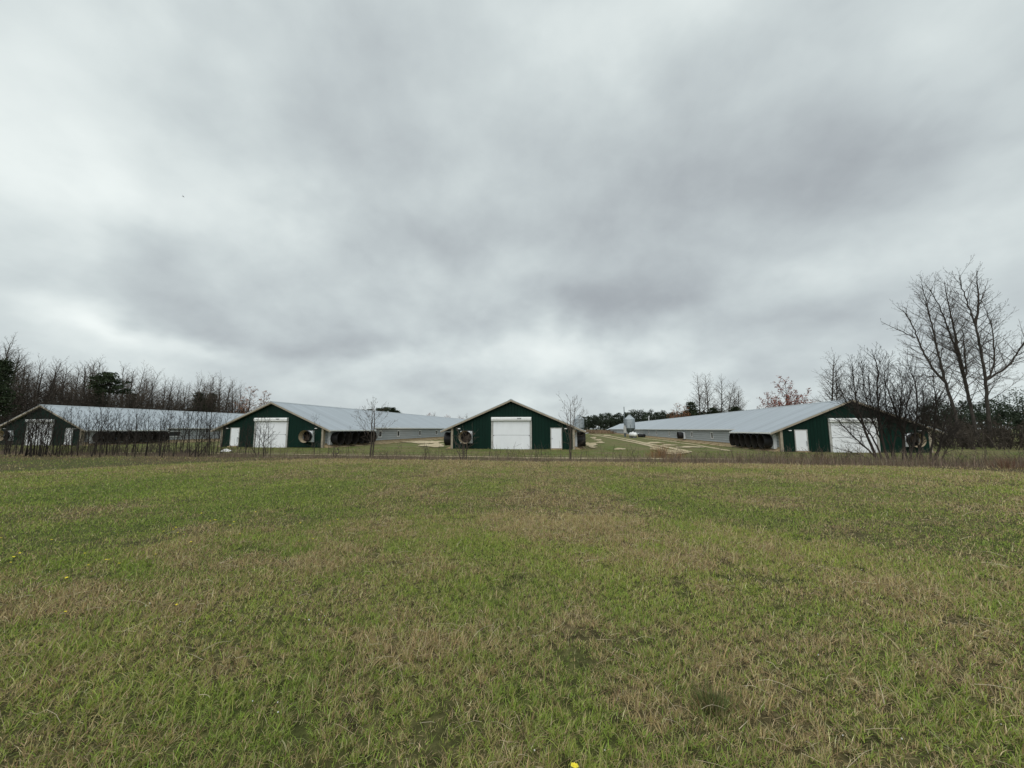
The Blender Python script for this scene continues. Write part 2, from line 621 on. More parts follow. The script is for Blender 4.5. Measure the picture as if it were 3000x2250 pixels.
ks = Nodes('pale_sandy_soil')
_g = ks.n('ShaderNodeNewGeometry').outputs['Position']
_n = ks.noise(1.6, 7, .65, _g)
_n4 = ks.noise(.9, 5, .6, _g)
_c = ks.ramp(_n, [(.3, (.30, .23, .13)), (.5, (.48, .40, .26)), (.72, (.64, .56, .40))])
M['sand'] = ks.set(_c, .95, 0, .1)
kd = Nodes('worn_track_soil')
_g = kd.n('ShaderNodeNewGeometry').outputs['Position']
_n = kd.noise(1.3, 7, .7, _g)
_c = kd.ramp(_n, [(.30, (.12, .115, .05)), (.45, (.30, .25, .145)), (.62, (.52, .44, .29))])
M['track'] = kd.set(_c, .95, 0, .1)


def strip(name, pts, width, mat, seed, rag=.35, step=.5, lift=.03):
    """ragged strip of bare soil draped over the ground along a line of ground points"""
    rng = np.random.default_rng(seed)
    P = np.array([p[:2] for p in pts], float)
    seg = np.hypot(*np.diff(P, axis=0).T)
    s = np.concatenate(([0], np.cumsum(seg)))
    n = max(8, int(s[-1] / step))
    t = np.linspace(0, s[-1], n)
    xs = np.interp(t, s, P[:, 0])
    ys = np.interp(t, s, P[:, 1])
    for _ in range(6):
        xs[1:-1] = (xs[:-2] + 2 * xs[1:-1] + xs[2:]) / 4
        ys[1:-1] = (ys[:-2] + 2 * ys[1:-1] + ys[2:]) / 4
    tx, ty = np.gradient(xs), np.gradient(ys)
    l = np.hypot(tx, ty) + 1e-9
    nx, ny = -ty / l, tx / l
    w = np.interp(np.linspace(0, 1, n), np.linspace(0, 1, len(width)), width) if hasattr(width, '__len__') else np.full(n, width)
    taper = np.clip(np.minimum(np.arange(n), np.arange(n)[::-1]) / 4, 0, 1) ** .5
    V = []
    for sd_, sg in ((seed, 1), (seed + 9, -1)):
        r = 1 + rag * 2 * (fbm(t * .9 + sd_ * 7.7, t * 0, sd_, 4) - .5) + rng.normal(0, rag * .15, n)
        off = sg * w * .5 * np.clip(r, .15, 2) * taper
        V.append(np.stack([xs + nx * off, ys + ny * off], 1))
    L_, R_ = V
    mid = (L_ + R_) / 2
    A = np.stack([R_, mid, L_], 1).reshape(-1, 2)
    Z = terrain(A[:, 0], A[:, 1]) + lift
    VV = np.column_stack([A, Z])
    fs = []
    for i in range(n - 1):
        for j in (0, 1):
            a = i * 3 + j
            fs.append((a, a + 1, a + 4, a + 3))
    fs = np.array(fs)
    o = np_mesh(name, VV, fs.ravel(), np.full(len(fs), 4), mat)
    return tag(o, kind='structure')


# wheel ruts that bend from the lane between the sheds to the near drive
strip('dirt_track', [gp(x, y) for x, y in ((1727, 1272), (1760, 1278), (1820, 1289), (1875, 1300), (1930, 1313), (1985, 1331))], [.8, .8, .8, .8, .9], M['sand'], 1, .25, .4, .05)
strip('dirt_track', [gp(x, y) for x, y in ((1745, 1272), (1795, 1279), (1850, 1290), (1905, 1302), (1960, 1312), (2025, 1326))], [.8, .8, .8, .8, .9], M['sand'], 2, .25, .4, .05)
strip('bare_soil', [gp(x, y) for x, y in ((1912, 1311), (1945, 1319), (1985, 1327), (2020, 1331))], [.6, 1.6, 2.6, .8], M['track'], 3, .5, .3, .022)
strip('dirt_track', [(-34, 24.3), (-20, 24.5), (-8, 24.2), (2, 24.0), (9, 24.4), (14, 25.4)], .55, M['track'], 4, .6, .4)
strip('dirt_track', [(-30, 26.4), (-16, 26.8), (-4, 26.4), (6, 26.6)], .35, M['track'], 5, .8, .4)
strip('dirt_track', [gp(x, y) for x, y in ((1880, 1284), (1960, 1293), (2040, 1304), (2140, 1322))], [.8, 1.2, .9, .7], M['track'], 6, .6, .4)


def soil_patch(i, poly, mat):
    """bare patch: a ragged outline between ground points, as a thin sheet on the turf"""
    rng = np.random.default_rng(900 + i)
    Q = []
    if len(poly) == 4 and not hasattr(poly[0], '__len__'):
        x0, x1, y0, y1 = poly
        cx, cy = (x0 + x1) / 2, (y0 + y1) / 2
        for k in range(48):
            a = 2 * PI * k / 48
            r = 1 + .28 * (math.sin(3 * a + i) + .6 * math.sin(5 * a + 2.3 * i) + .4 * math.sin(9 * a + i * i)) * .7 + rng.normal(0, .05)
            Q.append(gp(cx + (x1 - x0) / 2 * r * math.cos(a), cy + (y1 - y0) / 2 * min(r, 1.25) * math.sin(a))[:2])
    else:
        for (xa, ya), (xb, yb) in zip(poly, poly[1:] + poly[:1]):
            for k in range(8):
                p = gp(xa + (xb - xa) * k / 8, ya + (yb - ya) * k / 8)[:2]
                Q.append(p + rng.normal(0, .12, 2))
    Q = np.array(Q)
    c = Q.mean(0)
    rings = [c + (Q - c) * t for t in (1, .66, .33)]
    A = np.concatenate(rings + [c[None]])
    V = np.column_stack([A, terrain(A[:, 0], A[:, 1]) + .045 + .002 * i])
    n = len(Q)
    fs, sz = [], []
    for g in (0, 1):
        for k in range(n):
            fs += [g * n + k, g * n + (k + 1) % n, (g + 1) * n + (k + 1) % n, (g + 1) * n + k]
            sz.append(4)
    for k in range(n):
        fs += [2 * n + k, 2 * n + (k + 1) % n, 3 * n]
        sz.append(3)
    tag(np_mesh('sand_patch', V, fs, sz, mat), kind='structure')


for i, p in enumerate([(1893, 1943, 1295.5, 1299.5), (1935, 1980, 1302.5, 1306.5), (1980, 1993, 1310, 1313), (1716, 1748, 1297, 1310), (1731, 1747, 1280.5, 1285.5), (1742, 1763, 1287.5, 1291.5), (1747, 1770, 1294.5, 1299), (1798, 1832, 1314, 1319),
                       (1766, 1789, 1274.5, 1277.5), (1728, 1749, 1309.5, 1313.5), (1185, 1300, 1292, 1300), (1232, 1304, 1301, 1311), (1120, 1200, 1292, 1296.5), (1985, 2060, 1309, 1313)]):
    soil_patch(i, p, M['sand'])
soil_patch(20, [(1905, 1311), (1930, 1316), (1985, 1322), (2024, 1329), (1972, 1335), (1936, 1331)], M['track'])

# ------------------------------------------------------------------ poultry houses
SL = 0.429           # roof pitch
HW = 6.1             # half width of the end wall
RIDGE = 4.92         # above the shed's own base
LEN = 176.0
EXT = 7.2            # eave reach over the fan bays
EAVE = 6.5           # eave reach elsewhere
EXTL = 9.3           # how far the wide eaves run back


def zr(u):
    return RIDGE - abs(u) * SL


def fan(parent, name, centre, axis, R, hood, depth, lining, rng, housing=True):
    """exhaust fan: square housing on the wall, flared cone, blades; axis points away from the wall"""
    ax = np.array(axis, float)
    c = np.array(centre, float)
    m = MB()
    h = hood / 2
    side = np.array([-ax[1], ax[0], 0])
    z = np.array([0, 0, 1.0])
    T = .02                      # sheet thickness
    for sgn in (-1, 1):          # four sides of the box
        for d1, d2 in ((side, z), (z, side)):
            p = c + d1 * sgn * h
            vs = []
            for a in (0, .30):
                for b in (-h, h):
                    for t in (0, T):
                        q = p + ax * a + d2 * (b - (T if b > 0 and d1 is z else -T if d1 is z else 0)) - d1 * sgn * t
                        vs.append(q)
            m.add(vs, [(0, 1, 3, 2), (4, 6, 7, 5), (0, 4, 5, 1), (2, 3, 7, 6), (0, 2, 6, 4), (1, 5, 7, 3)])
    # front plate of the housing, ringed round the mouth
    nseg = 24
    ring, outer = [], []
    for a in np.linspace(0, 2 * PI, nseg, endpoint=False):
        ca, sa = math.cos(a), math.sin(a)
        k_ = 1 / max(abs(ca), abs(sa))
        ring.append(c + ax * .30 + side * ca * R * .86 + z * sa * R * .86)
        outer.append(c + ax * .30 + side * ca * k_ * h + z * sa * k_ * h)
    m.add(ring + outer, [(i, (i + 1) % nseg, nseg + (i + 1) % nseg, nseg + i) for i in range(nseg)])
    ho = m.build(name, M['white'], parent)
    co = MB()
    prof_o = [(R * .87, .28), (R * .93, .28 + depth * .4), (R, .28 + depth)]
    prof_i = [(R * .97, .28 + depth), (R * .90, .28 + depth * .4), (R * .84, .28)]
    co.lathe(prof_o, c, ax, 28, 0)
    co.lathe([prof_o[-1], prof_i[0]], c, ax, 28, 0)
    co.lathe(prof_i, c, ax, 28, 1)
    co.build('cone', [M['black'], lining], ho, smooth=True)
    b = MB()
    n = 6
    a0 = rng.random() * PI
    for i in range(n):
        a = a0 + 2 * PI * i / n
        d = side * math.cos(a) + z * math.sin(a)
        e = np.cross(ax, d)
        p = c + ax * .2
        w0, w1 = R * .12, R * .22
        vs = [p + d * R * .12 - e * w0 + ax * .05, p + d * R * .12 + e * w0 - ax * .05, p + d * R * .82 + e * w1 - ax * .07, p + d * R * .82 - e * w1 + ax * .07]
        vs += [q + ax * .008 for q in vs]
        b.add(vs, [(0, 1, 2, 3), (7, 6, 5, 4), (0, 4, 5, 1), (1, 5, 6, 2), (2, 6, 7, 3), (3, 7, 4, 0)])
    b.tube(c + ax * .1, c + ax * .28, R * .14, n=12)
    b.build('fan_blades', M['blade'], ho)
    s = MB()                     # shutter slats closing the back of the housing
    for i in range(9):
        zz = -h + .06 + (2 * h - .12) * i / 8
        vs = [c + side * q + z * (zz + dz) + ax * t for q in (-h + .03, h - .03) for dz, t in ((0, .06), (.10, .015), (.11, .02), (.01, .065))]
        s.add(vs, [(0, 1, 5, 4), (1, 2, 6, 5), (2, 3, 7, 6), (3, 0, 4, 7), (0, 3, 2, 1), (4, 5, 6, 7)])
    s.build('shutter', M['black'], ho)
    return ho


def barn(x, y, zb, mirror, label, seed, windows, fans_on, side_fan=None, far_fans=False, marks=True):
    """mirror = 1: fan left of the roller door and small door right of it"""
    rng = random.Random(seed)
    r = tag(empty('poultry_house', (x, y, zb)), label, 'poultry house', 'long green fronted poultry houses')
    # front wall: a gable slab
    w = MB()
    top = .14
    w.prism([(-HW, 0), (HW, 0), (HW, zr(HW) - top), (0, zr(0) - top), (-HW, zr(HW) - top)], 'y', 0, .12)
    w.build('front_wall', M['green'], r)
    w = MB()
    w.prism([(-HW, 0), (HW, 0), (HW, zr(HW) - top), (0, zr(0) - top), (-HW, zr(HW) - top)], 'y', LEN - .12, LEN)
    w.build('rear_wall', M['green'], r)
    # long side walls of lapped boards on a sandy base
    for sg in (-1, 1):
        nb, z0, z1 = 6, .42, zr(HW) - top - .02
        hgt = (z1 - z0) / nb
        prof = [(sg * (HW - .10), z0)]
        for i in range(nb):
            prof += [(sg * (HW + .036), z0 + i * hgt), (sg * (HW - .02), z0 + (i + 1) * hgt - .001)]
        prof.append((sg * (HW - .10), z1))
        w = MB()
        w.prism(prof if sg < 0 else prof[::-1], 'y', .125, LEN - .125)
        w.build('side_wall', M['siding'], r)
        f = MB()
        f.prism([(sg * (HW - .1), -.3), (sg * (HW + .02), -.3), (sg * (HW + .015), .41), (sg * (HW - .1), .41)], 'y', .125, LEN - .125)
        f.build('wall_base', M['foot'], r)
        # earth heaped against the foot of the wall
        e = MB()
        nseg = 120
        for k in range(nseg):
            ya, yb = .2 + (LEN - .4) * k / nseg, .2 + (LEN - .4) * (k + 1) / nseg
            wa = .5 + .5 * math.sin(k * 1.7) ** 2
            e.prism([(sg * (HW + .021), -.3), (sg * (HW + .3 + wa), -.3), (sg * (HW + .3 + wa), -.02), (sg * (HW + .021), .30)], 'y', ya, yb)
        e.build('earth_bank', M['foot'], r)
    # roof: narrow eaves with wide sections over the fan bays at both ends
    ro = MB()
    th = .06
    for sg in (-1, 1):
        for a, b, reach in ((-.35, EXTL, EXT), (EXTL, LEN - EXTL, EAVE), (LEN - EXTL, LEN + .35, EXT)):
            ro.prism([(0, zr(0)), (sg * reach, zr(reach)), (sg * reach, zr(reach) - th), (0, zr(0) - th)], 'y', a, b)
    roof = ro.build('roof', M['roof'], r)
    rc = MB()
    rc.prism([(-.28, zr(.28) + .012), (0, zr(0) + .035), (.28, zr(.28) + .012), (.28, zr(.28) + .004), (0, zr(0) + .02), (-.28, zr(.28) + .004)], 'y', -.37, LEN + .37)
    rc.build('ridge_cap', M['galvplain'], roof)
    for sg in (-1, 1):
        ed = MB()
        for a, b, reach in ((-.34, EXTL, EXT), (EXTL + .01, LEN - EXTL - .01, EAVE), (LEN - EXTL, LEN + .34, EXT)):
            z = zr(reach)
            ed.box(sg * reach, sg * (reach + .03), a, b, z - .12, z + .012)
        ed.build('eave_trim', M['whitetrim'], roof)
        rk = MB()
        rk.prism([(0, zr(0) - .055), (sg * EXT, zr(EXT) - .055), (sg * EXT, zr(EXT) - .225), (0, zr(0) - .225)], 'y', -.36, -.30)
        rk.build('rake_board', M['tan'], roof)
        so = MB()   # boarded soffit between rake and wall
        so.prism([(0, zr(0) - .15), (sg * EXT, zr(EXT) - .15), (sg * EXT, zr(EXT) - .17), (0, zr(0) - .17)], 'y', -.295, -.005)
        so.build('soffit', M['tan'], roof)
        p = MB()
        p.box(sg * HW - .11, sg * HW + .11, -.045, .30, -.3, zr(HW) - .16)
        p.build('corner_post', M['tan'], r)
    # roller door, its header and jambs
    d = MB()
    d.box(-1.83, 1.83, -.06, -.002, -.05, 1.36)
    d.box(-1.83, 1.83, -.06, -.002, 1.385, 2.78)
    door = d.build('roller_door', M['white'], r)
    s = MB()
    s.box(-1.84, 1.84, -.055, -.004, 1.36, 1.385)
    for sg in (-1, 1):
        s.box(sg * 1.78 - .03, sg * 1.78 + .03, -.085, -.06, 1.28, 1.36)
    s.build('panel_joint', M['seam'], door)
    hb = MB()
    hb.prism([(-.003, 2.80), (-.28, 2.80), (-.30, 2.86), (-.30, 3.06), (-.22, 3.14), (-.003, 3.16)], 'x', -2.0, 2.0)
    hbo = hb.build('door_header', M['whitetrim'], door)
    hl = MB()
    hl.box(-2.0, 2.0, -.315, -.303, 2.93, 2.945)
    if marks:
        u = .62 if mirror > 0 else .7
        for k, (a, b) in enumerate(((0, .14), (.1, .02), (.13, .25), (.24, .13), (.27, .40), (.38, .28))):
            q0, q1 = (u + a, -.31, 3.04), (u + b, -.31, 2.93)
            hl.tube(q0, q1, .014, n=5)
        hl.tube((u - .02, -.31, 3.045), (u + .42, -.31, 3.05), .012, n=5)
    hl.build('header_marking', M['seam'], hbo)
    for sg in (-1, 1):
        j = MB()
        j.box(sg * 1.94 - .09, sg * 1.94 + .09, -.09, -.003, -.1, 2.79)
        j.build('door_jamb', M['frame'], door)
    # small door
    du = 4.42 * mirror
    dz0, dz1 = .12, 2.03
    d = MB()
    d.box(du - .48, du + .48, -.05, -.003, dz0, dz1)
    sd_ = d.build('entry_door', M['white'], r)
    f = MB()
    f.box(du - .56, du - .485, -.07, -.003, dz0 - .02, dz1 + .07)
    f.box(du + .485, du + .56, -.07, -.003, dz0 - .02, dz1 + .07)
    f.box(du - .48, du + .48, -.07, -.003, dz1 + .005, dz1 + .07)
    f.build('door_frame', M['frame'], sd_)
    h = MB()
    hx = du - .40 if mirror > 0 else du + .40
    if mirror > 0:
        h.tube((hx, -.051, dz0 + .93), (hx, -.11, dz0 + .93), .035, n=10)
    else:
        h.tube((hx, -.051, dz0 + .45), (hx, -.12, dz0 + .48), .018, n=8)
        h.tube((hx, -.12, dz0 + .48), (hx, -.12, dz0 + .88), .018, n=8)
        h.tube((hx, -.12, dz0 + .88), (hx, -.051, dz0 + .91), .018, n=8)
    h.build('door_handle', M['seam'], sd_)
    t = MB()
    t.box(du - .55, du + .55, -.35, -.01, -.3, dz0 - .03)
    t.build('doorstep', M['foot'], r)
    # fan beside the roller door, in a sheet metal hood
    fan(r, 'gable_fan', (-4.55 * mirror, -.002, 1.17), (0, -1, 0), .66, 1.22, .52, M['dirty'], rng)
    # rows of big side fans under the wide eaves
    for sg in fans_on:
        for i in range(6):
            fan(r, 'tunnel_fan', (sg * (HW + .02), 1.55 + i * 1.42, .95), (sg, 0, 0), .72, 1.40, .85, M['darkbrown'], rng)
    if far_fans:
        for sg in fans_on:
            for i in range(4):
                fan(r, 'tunnel_fan', (sg * (HW + .02), LEN - 1.6 - i * 1.6, .95), (sg, 0, 0), .72, 1.40, .85, M['darkbrown'], rng)
    if side_fan:
        fan(r, 'wall_fan', (side_fan[0] * (HW + .04), side_fan[1], 1.05), (side_fan[0], 0, 0), .62, 1.22, .85, M['darkbrown'], rng)
    for sg, yy, ww, hh in windows:
        fr = MB()
        x0, x1 = sorted((sg * (HW + .036), sg * (HW + .085)))
        zc = 1.27
        t = .09
        fr.box(x0, x1, yy - ww / 2 - t, yy + ww / 2 + t, zc - hh / 2 - t, zc - hh / 2)
        fr.box(x0, x1, yy - ww / 2 - t, yy + ww / 2 + t, zc + hh / 2, zc + hh / 2 + t)
        fr.box(x0, x1, yy - ww / 2 - t, yy - ww / 2, zc - hh / 2, zc + hh / 2)
        fr.box(x0, x1, yy + ww / 2, yy + ww / 2 + t, zc - hh / 2, zc + hh / 2)
        wf = fr.build('window', M['whitetrim'], r)
        pn = MB()
        x0, x1 = sorted((sg * (HW + .037), sg * (HW + .05)))
        pn.box(x0, x1, yy - ww / 2, yy + ww / 2, zc - hh / 2, zc + hh / 2)
        pn.build('window_pane', M['pane'], wf)
    for sg in (-1, 1):
        l = MB()
        l.box(sg * 5.35 - .12, sg * 5.35 + .12, -.14, -.003, 1.98, 2.05)
        l.build('wall_lamp', M['whitetrim'], r)
    return r


def wall_y(xw, px):      # world y where a pixel column meets a wall plane x = xw
    d = ray(px, 1270)
    return d[1] / d[0] * xw


B1, B2, B3, B4 = (-63.8, 37.7, -.27), (-32.2, 37.5, -.24), (-5.95, 38.0, -.27), (25.7, 40.3, -.45)
def wins(b, sg, pxs, size=.72, wide=None):
    return [(sg, wall_y(b[0] + sg * HW, p) - b[1], (wide or size), size) for p in pxs]
w1 = wins(B1, 1, (511,), .62, 1.6)
w2 = wins(B2, 1, (1113, 1166, 1229, 1278)) 
w2 += [(1, w2[-1][1] + 12.5 * (k + 1), .72, .72) for k in range(6)]
w4 = wins(B4, -1, (2087, 2028, 1961.6, 1924, 1901, 1882))
w4[3] = (w4[3][0], w4[3][1], .9, .85)
barn(*B1, 1, 'leftmost green fronted poultry house, half hidden behind a row of bare saplings', 1, w1, (1,))
barn(*B2, -1, 'green fronted poultry house whose small white door is left of its roller door and whose right flank shows', 2, w2, (1,))
bpy.data.objects['poultry_house.001']['label'] = 'second poultry house from the left, grey flank with square windows on its right side'
barn(*B3, 1, 'poultry house facing straight on in the centre, green gable with black fans at both sides', 3, [], (-1, 1))
barn(*B4, -1, 'rightmost green fronted poultry house, partly behind a leaning bare thicket', 4, w4, (-1,), (-1, wall_y(B4[0] - HW, 2006) - B4[1]), True, False)


# ------------------------------------------------------------------ feed bins, tank, pole
def feed_bin(x, y, s, label):
    z = float(terrain(x, y))
    r = tag(empty('feed_bin', (x, y, z)), label, 'feed bin', 'galvanised feed bins')
    R = 1.38 * s
    b = MB()
    b.lathe([(R, 2.35 * s), (R, 4.75 * s)], (0, 0, 0), (0, 0, 1), 28)
    b.build('bin_body', M['galv'], r, True)
    k = MB()
    k.lathe([(R * 1.04, 4.74 * s), (R * .28, 5.72 * s), (R * .28, 5.82 * s)], (0, 0, 0), (0, 0, 1), 28)
    rf = k.build('bin_roof', M['galvplain'], r)
    k = MB()
    k.lathe([(R * .33, 5.80 * s), (R * .30, 5.92 * s), (.001, 5.97 * s)], (0, 0, 0), (0, 0, 1), 20)
    k.build('lid', M['galvplain'], rf)
    k = MB()
    k.lathe([(R, 2.348 * s), (R * .22, .75 * s), (R * .22, .55 * s)], (0, 0, 0), (0, 0, 1), 28)
    k.build('hopper', M['galvdark'], r)
    for i in range(6):
        a = PI / 6 + i * PI / 3
        l = MB()
        c, s_ = math.cos(a), math.sin(a)
        l.tube((R * 1.03 * c, R * 1.03 * s_, -.1), (R * 1.03 * c, R * 1.03 * s_, 3.3 * s), .06, n=6)
        l.build('leg', M['galvdark'], r)
    ld = MB()
    for sg in (-.2, .2):
        ld.tube((-R - .12, sg, .4), (-R - .12, sg, 5.0 * s), .025, n=5)
    for q in range(14):
        ld.tube((-R - .12, -.2, .6 + q * .31 * s), (-R - .12, .2, .6 + q * .31 * s), .018, n=5)
    ld.build('ladder', M['galvplain'], r)
    au = MB()
    au.tube((0, 0, .6 * s), (R * 1.8, 0.3, .9 * s), .09, n=8)
    au.build('auger_tube', M['galvplain'], r)
    return r


pb = gp(1846, 1280)
feed_bin(pb[0], pb[1], 1.0, 'tall galvanised feed bin beside the white tank and the grey wall of the rightmost house')
q = at_depth(1697, 1262, 108.0)
feed_bin(q[0], q[1], 1.0, 'galvanised feed bin rising behind the roof edge of the central green house')


def gas_tank():
    p = gp(1845, 1282)
    d = np.array([math.cos(1.25), -math.sin(1.25), 0])
    r = tag(empty('gas_tank', (p[0] + .4, p[1] - 2.6, p[2])), 'white cylindrical gas tank lying on blocks in front of the feed bin', 'gas tank')
    L, R, z = 1.15, .50, .80
    prof = [(.001, -L - .38), (R * .45, -L - .34), (R * .8, -L - .2), (R, -L), (R, L), (R * .8, L + .2), (R * .45, L + .34), (.001, L + .38)]
    MB().lathe(prof, (0, 0, z), d, 22).build('tank_shell', M['tank'], r, True)
    MB().lathe([(.16, 0), (.16, .14), (.10, .2), (.001, .21)], (0, 0, z + R - .03), (0, 0, 1), 14).build('valve_dome', M['tank'], r)
    for sg in (-.9, .9):
        s = MB()
        e = np.array([-d[1], d[0], 0])
        c = d * sg
        vs = [c + e * a + d * b + np.array([0, 0, h]) for h in (-.1, z - R * .75) for a in (-.4, .4) for b in (-.12, .12)]
        s.add(vs, [(0, 2, 3, 1), (4, 5, 7, 6), (0, 1, 5, 4), (2, 6, 7, 3), (0, 4, 6, 2), (1, 3, 7, 5)])
        s.build('support_block', M['seam'], r)


gas_tank()


def utility_pole():
    p = gp(1831, 1280)
    top = at_depth(1831, 1192, float((p - CAM) @ FWDH))
    r = tag(empty('service_pole', (p[0], p[1], p[2])), 'thin grey service pole standing taller than the feed bin beside it', 'pole')
    h = top[2] - p[2]
    MB().tube((0, 0, -.2), (0, 0, h), .15, .10, 8).build('pole_shaft', M['galvdark'], r)
    b = MB()
    b.box(-.35, .35, -.45, -.16, 1.0, 2.6)
    b.box(-.20, .20, -.3, -.12, 2.61, 3.1)
    b.build('meter_box', M['frame'], r)
    c = MB()
    for a in (-.22, .22):
        c.tube((a, -.3, -.2), (a, -.3, .99), .05, n=6)
    c.build('conduit', M['galvdark'], r)


utility_pole()


def control_hut():
    p = gp(1880, 1281)
    r = tag(empty('fuel_drum', (p[0], p[1], p[2])), 'dark drum lying on a low cradle right of the feed bin', 'drum')
    MB().lathe([(.001, -.9), (.38, -.88), (.42, -.8), (.42, .8), (.38, .88), (.001, .9)], (0, 0, .45), (1, .2, 0), 18).build('drum_shell', M['black'], r, True)
    m = MB()
    for a in (-.5, .5):
        m.box(a - .08, a + .08, -.4, .5, -.1, .12)
    m.build('cradle', M['seam'], r)


control_hut()


# vents and pipes on roofs
def roof_pipe(px, py0, py1, b, label):
    d = ray(px, py0)
    # meet the ridge plane x = b[0]
    t = b[0] / d[0]
    p = d * t
    zt = 1.7 + ray(px, py1)[2] * (b[0] / ray(px, py1)[0])
    zb = b[2] + RIDGE
    o = MB()
    o.tube((0, 0, 0), (0, 0, max(.5, zt - zb)), .09, n=8)
    o.tube((0, 0, max(.5, zt - zb)), (.25, 0, max(.5, zt - zb) + .2), .10, n=8)
    ob = o.build('vent_pipe', M['whitetrim'])
    ob.location = (b[0], p[1], zb - .05)
    tag(ob, label, 'vent pipe')


roof_pipe(1901, 1231, 1220, B4, 'short white bent vent pipe on the ridge of the rightmost house')

# ------------------------------------------------------------------ trees
def tubes_mesh(polys, sides):
    """polys: list of (points, radii); vectorised by equal length; returns V, loops, sizes"""
    by = {}
    for P, R in polys:
        by.setdefault(len(P), []).append((P, R))
    Vs, Ls, n0, nf = [], [], 0, 0
    ang = np.linspace(0, 2 * PI, sides, endpoint=False)
    ca, sa = np.cos(ang), np.sin(ang)
    for n, lst in by.items():
        P = np.array([a for a, _ in lst], float)
        R = np.array([b for _, b in lst], float)
        T = np.gradient(P, axis=1)
        T /= np.linalg.norm(T, axis=2, keepdims=True) + 1e-9
        ref = np.where(np.abs(T[:, :1, 2:3]) < .8, np.array([0, 0, 1.0]), np.array([1.0, 0, 0]))
        U = np.cross(T, np.broadcast_to(ref, T.shape))
        U /= np.linalg.norm(U, axis=2, keepdims=True) + 1e-9
        W = np.cross(T, U)
        ring = P[:, :, None, :] + R[:, :, None, None] * (U[:, :, None, :] * ca[None, None, :, None] + W[:, :, None, :] * sa[None, None, :, None])
        m = len(lst)
        Vs.append(ring.reshape(-1, 3))
        b = np.arange(m)[:, None, None] * (n * sides) + np.arange(n - 1)[None, :, None] * sides
        i = np.arange(sides)[None, None, :]
        j = (np.arange(sides) + 1) % sides
        j = j[None, None, :]
        f = np.stack([b + i, b + j, b + sides + j, b + sides + i], -1).reshape(-1, 4) + n0
        Ls.append(f)
        n0 += m * n * sides
    V = np.concatenate(Vs)
    L = np.concatenate(Ls)
    return V, L.ravel(), np.full(len(L), 4)


class Grow:
    def __init__(self, seed, P):
        self.r = np.random.default_rng(seed)
        self.P = P
        self.limbs, self.twigs, self.tips = [], [], []

    def spawn(self, pts, rads, lvl, t0=.3):
        """side shoots along an existing limb"""
        P, r = self.P, self.r
        if lvl > P['levels']:
            return
        seg = np.linalg.norm(np.diff(pts, axis=0), axis=1)
        s = np.concatenate(([0], np.cumsum(seg)))
        L = s[-1]
        n = max(2, int(L * (1 - t0) * P['dens'][lvl - 1]))
        ts = t0 + (1 - t0) * (np.arange(n) + r.random(n)) / n
        phi = r.random() * 6.28
        for t in ts:
            k = min(len(pts) - 2, max(0, np.searchsorted(s, t * L) - 1))
            f = (t * L - s[k]) / (seg[k] + 1e-9)
            p = pts[k] * (1 - f) + pts[k + 1] * f
            rad = rads[k] * (1 - f) + rads[k + 1] * f
            d = pts[k + 1] - pts[k]
            d /= np.linalg.norm(d) + 1e-9
            phi += 2.4 + r.normal(0, .5)
            u = np.cross(d, (0, 0, 1) if abs(d[2]) < .95 else (1, 0, 0))
            u /= np.linalg.norm(u)
            w = np.cross(d, u)
            ang = math.radians(P['angle'][lvl - 1] + r.normal(0, 8)) * (1.15 - .45 * t)
            nd = d * math.cos(ang) + (u * math.cos(phi) + w * math.sin(phi)) * math.sin(ang)
            nl = P['len'][lvl - 1] * L * (1.12 - P.get('taper', .75) * t) * (.65 + .6 * r.random())
            nl = min(nl, P.get('maxlen', (99, 99, 99, 99))[lvl - 1])
            nr = min(rad * .62, P['rad'] * (.35 ** lvl) * (1.1 - .4 * t) * 1.6)
            self.limb(p, nd, nl, max(nr, P['rmin']), lvl)

    def limb(self, p, d, L, rad, lvl):
        P, r = self.P, self.r
        n = {0: 10, 1: 6, 2: 4}.get(lvl, 3)
        pts = [np.array(p, float)]
        d = np.array(d, float)
        d /= np.linalg.norm(d)
        for i in range(n):
            d = d + r.normal(0, P['jit'][min(lvl, 2)], 3) + np.array([0, 0, P['trop'][min(lvl, 2)]])
            d /= np.linalg.norm(d)
            pts.append(pts[-1] + d * L / n)
        pts = np.array(pts)
        rads = np.maximum(rad * (1 - np.linspace(0, 1, n + 1) * .85), P['rmin'] * .7)
        (self.limbs if lvl <= P.get('limb_lvl', 1) else self.twigs).append((pts, rads))
        if lvl >= P['levels']:
            self.tips.append(pts[-1])
            if len(pts) > 2:
                self.tips.append(pts[len(pts) // 2])
        self.spawn(pts, rads, lvl + 1, P['start'][min(lvl, len(P['start']) - 1)])
        return pts


def leaf_faces(pts, size, rng, per=2, spread=.15):
    P = np.repeat(np.array(pts), per, 0)
    n = len(P)
    P = P + rng.normal(0, spread, (n, 3))
    a = rng.normal(0, 1, (n, 3))
    a /= np.linalg.norm(a, axis=1, keepdims=True)
    b = np.cross(a, rng.normal(0, 1, (n, 3)))
    b /= np.linalg.norm(b, axis=1, keepdims=True) + 1e-9
    s = size * (.6 + .8 * rng.random((n, 1)))
    V = np.stack([P - a * s, P + b * s * .5, P + a * s, P - b * s * .5], 1).reshape(-1, 3)
    return V, np.arange(n * 4), np.full(n, 4)


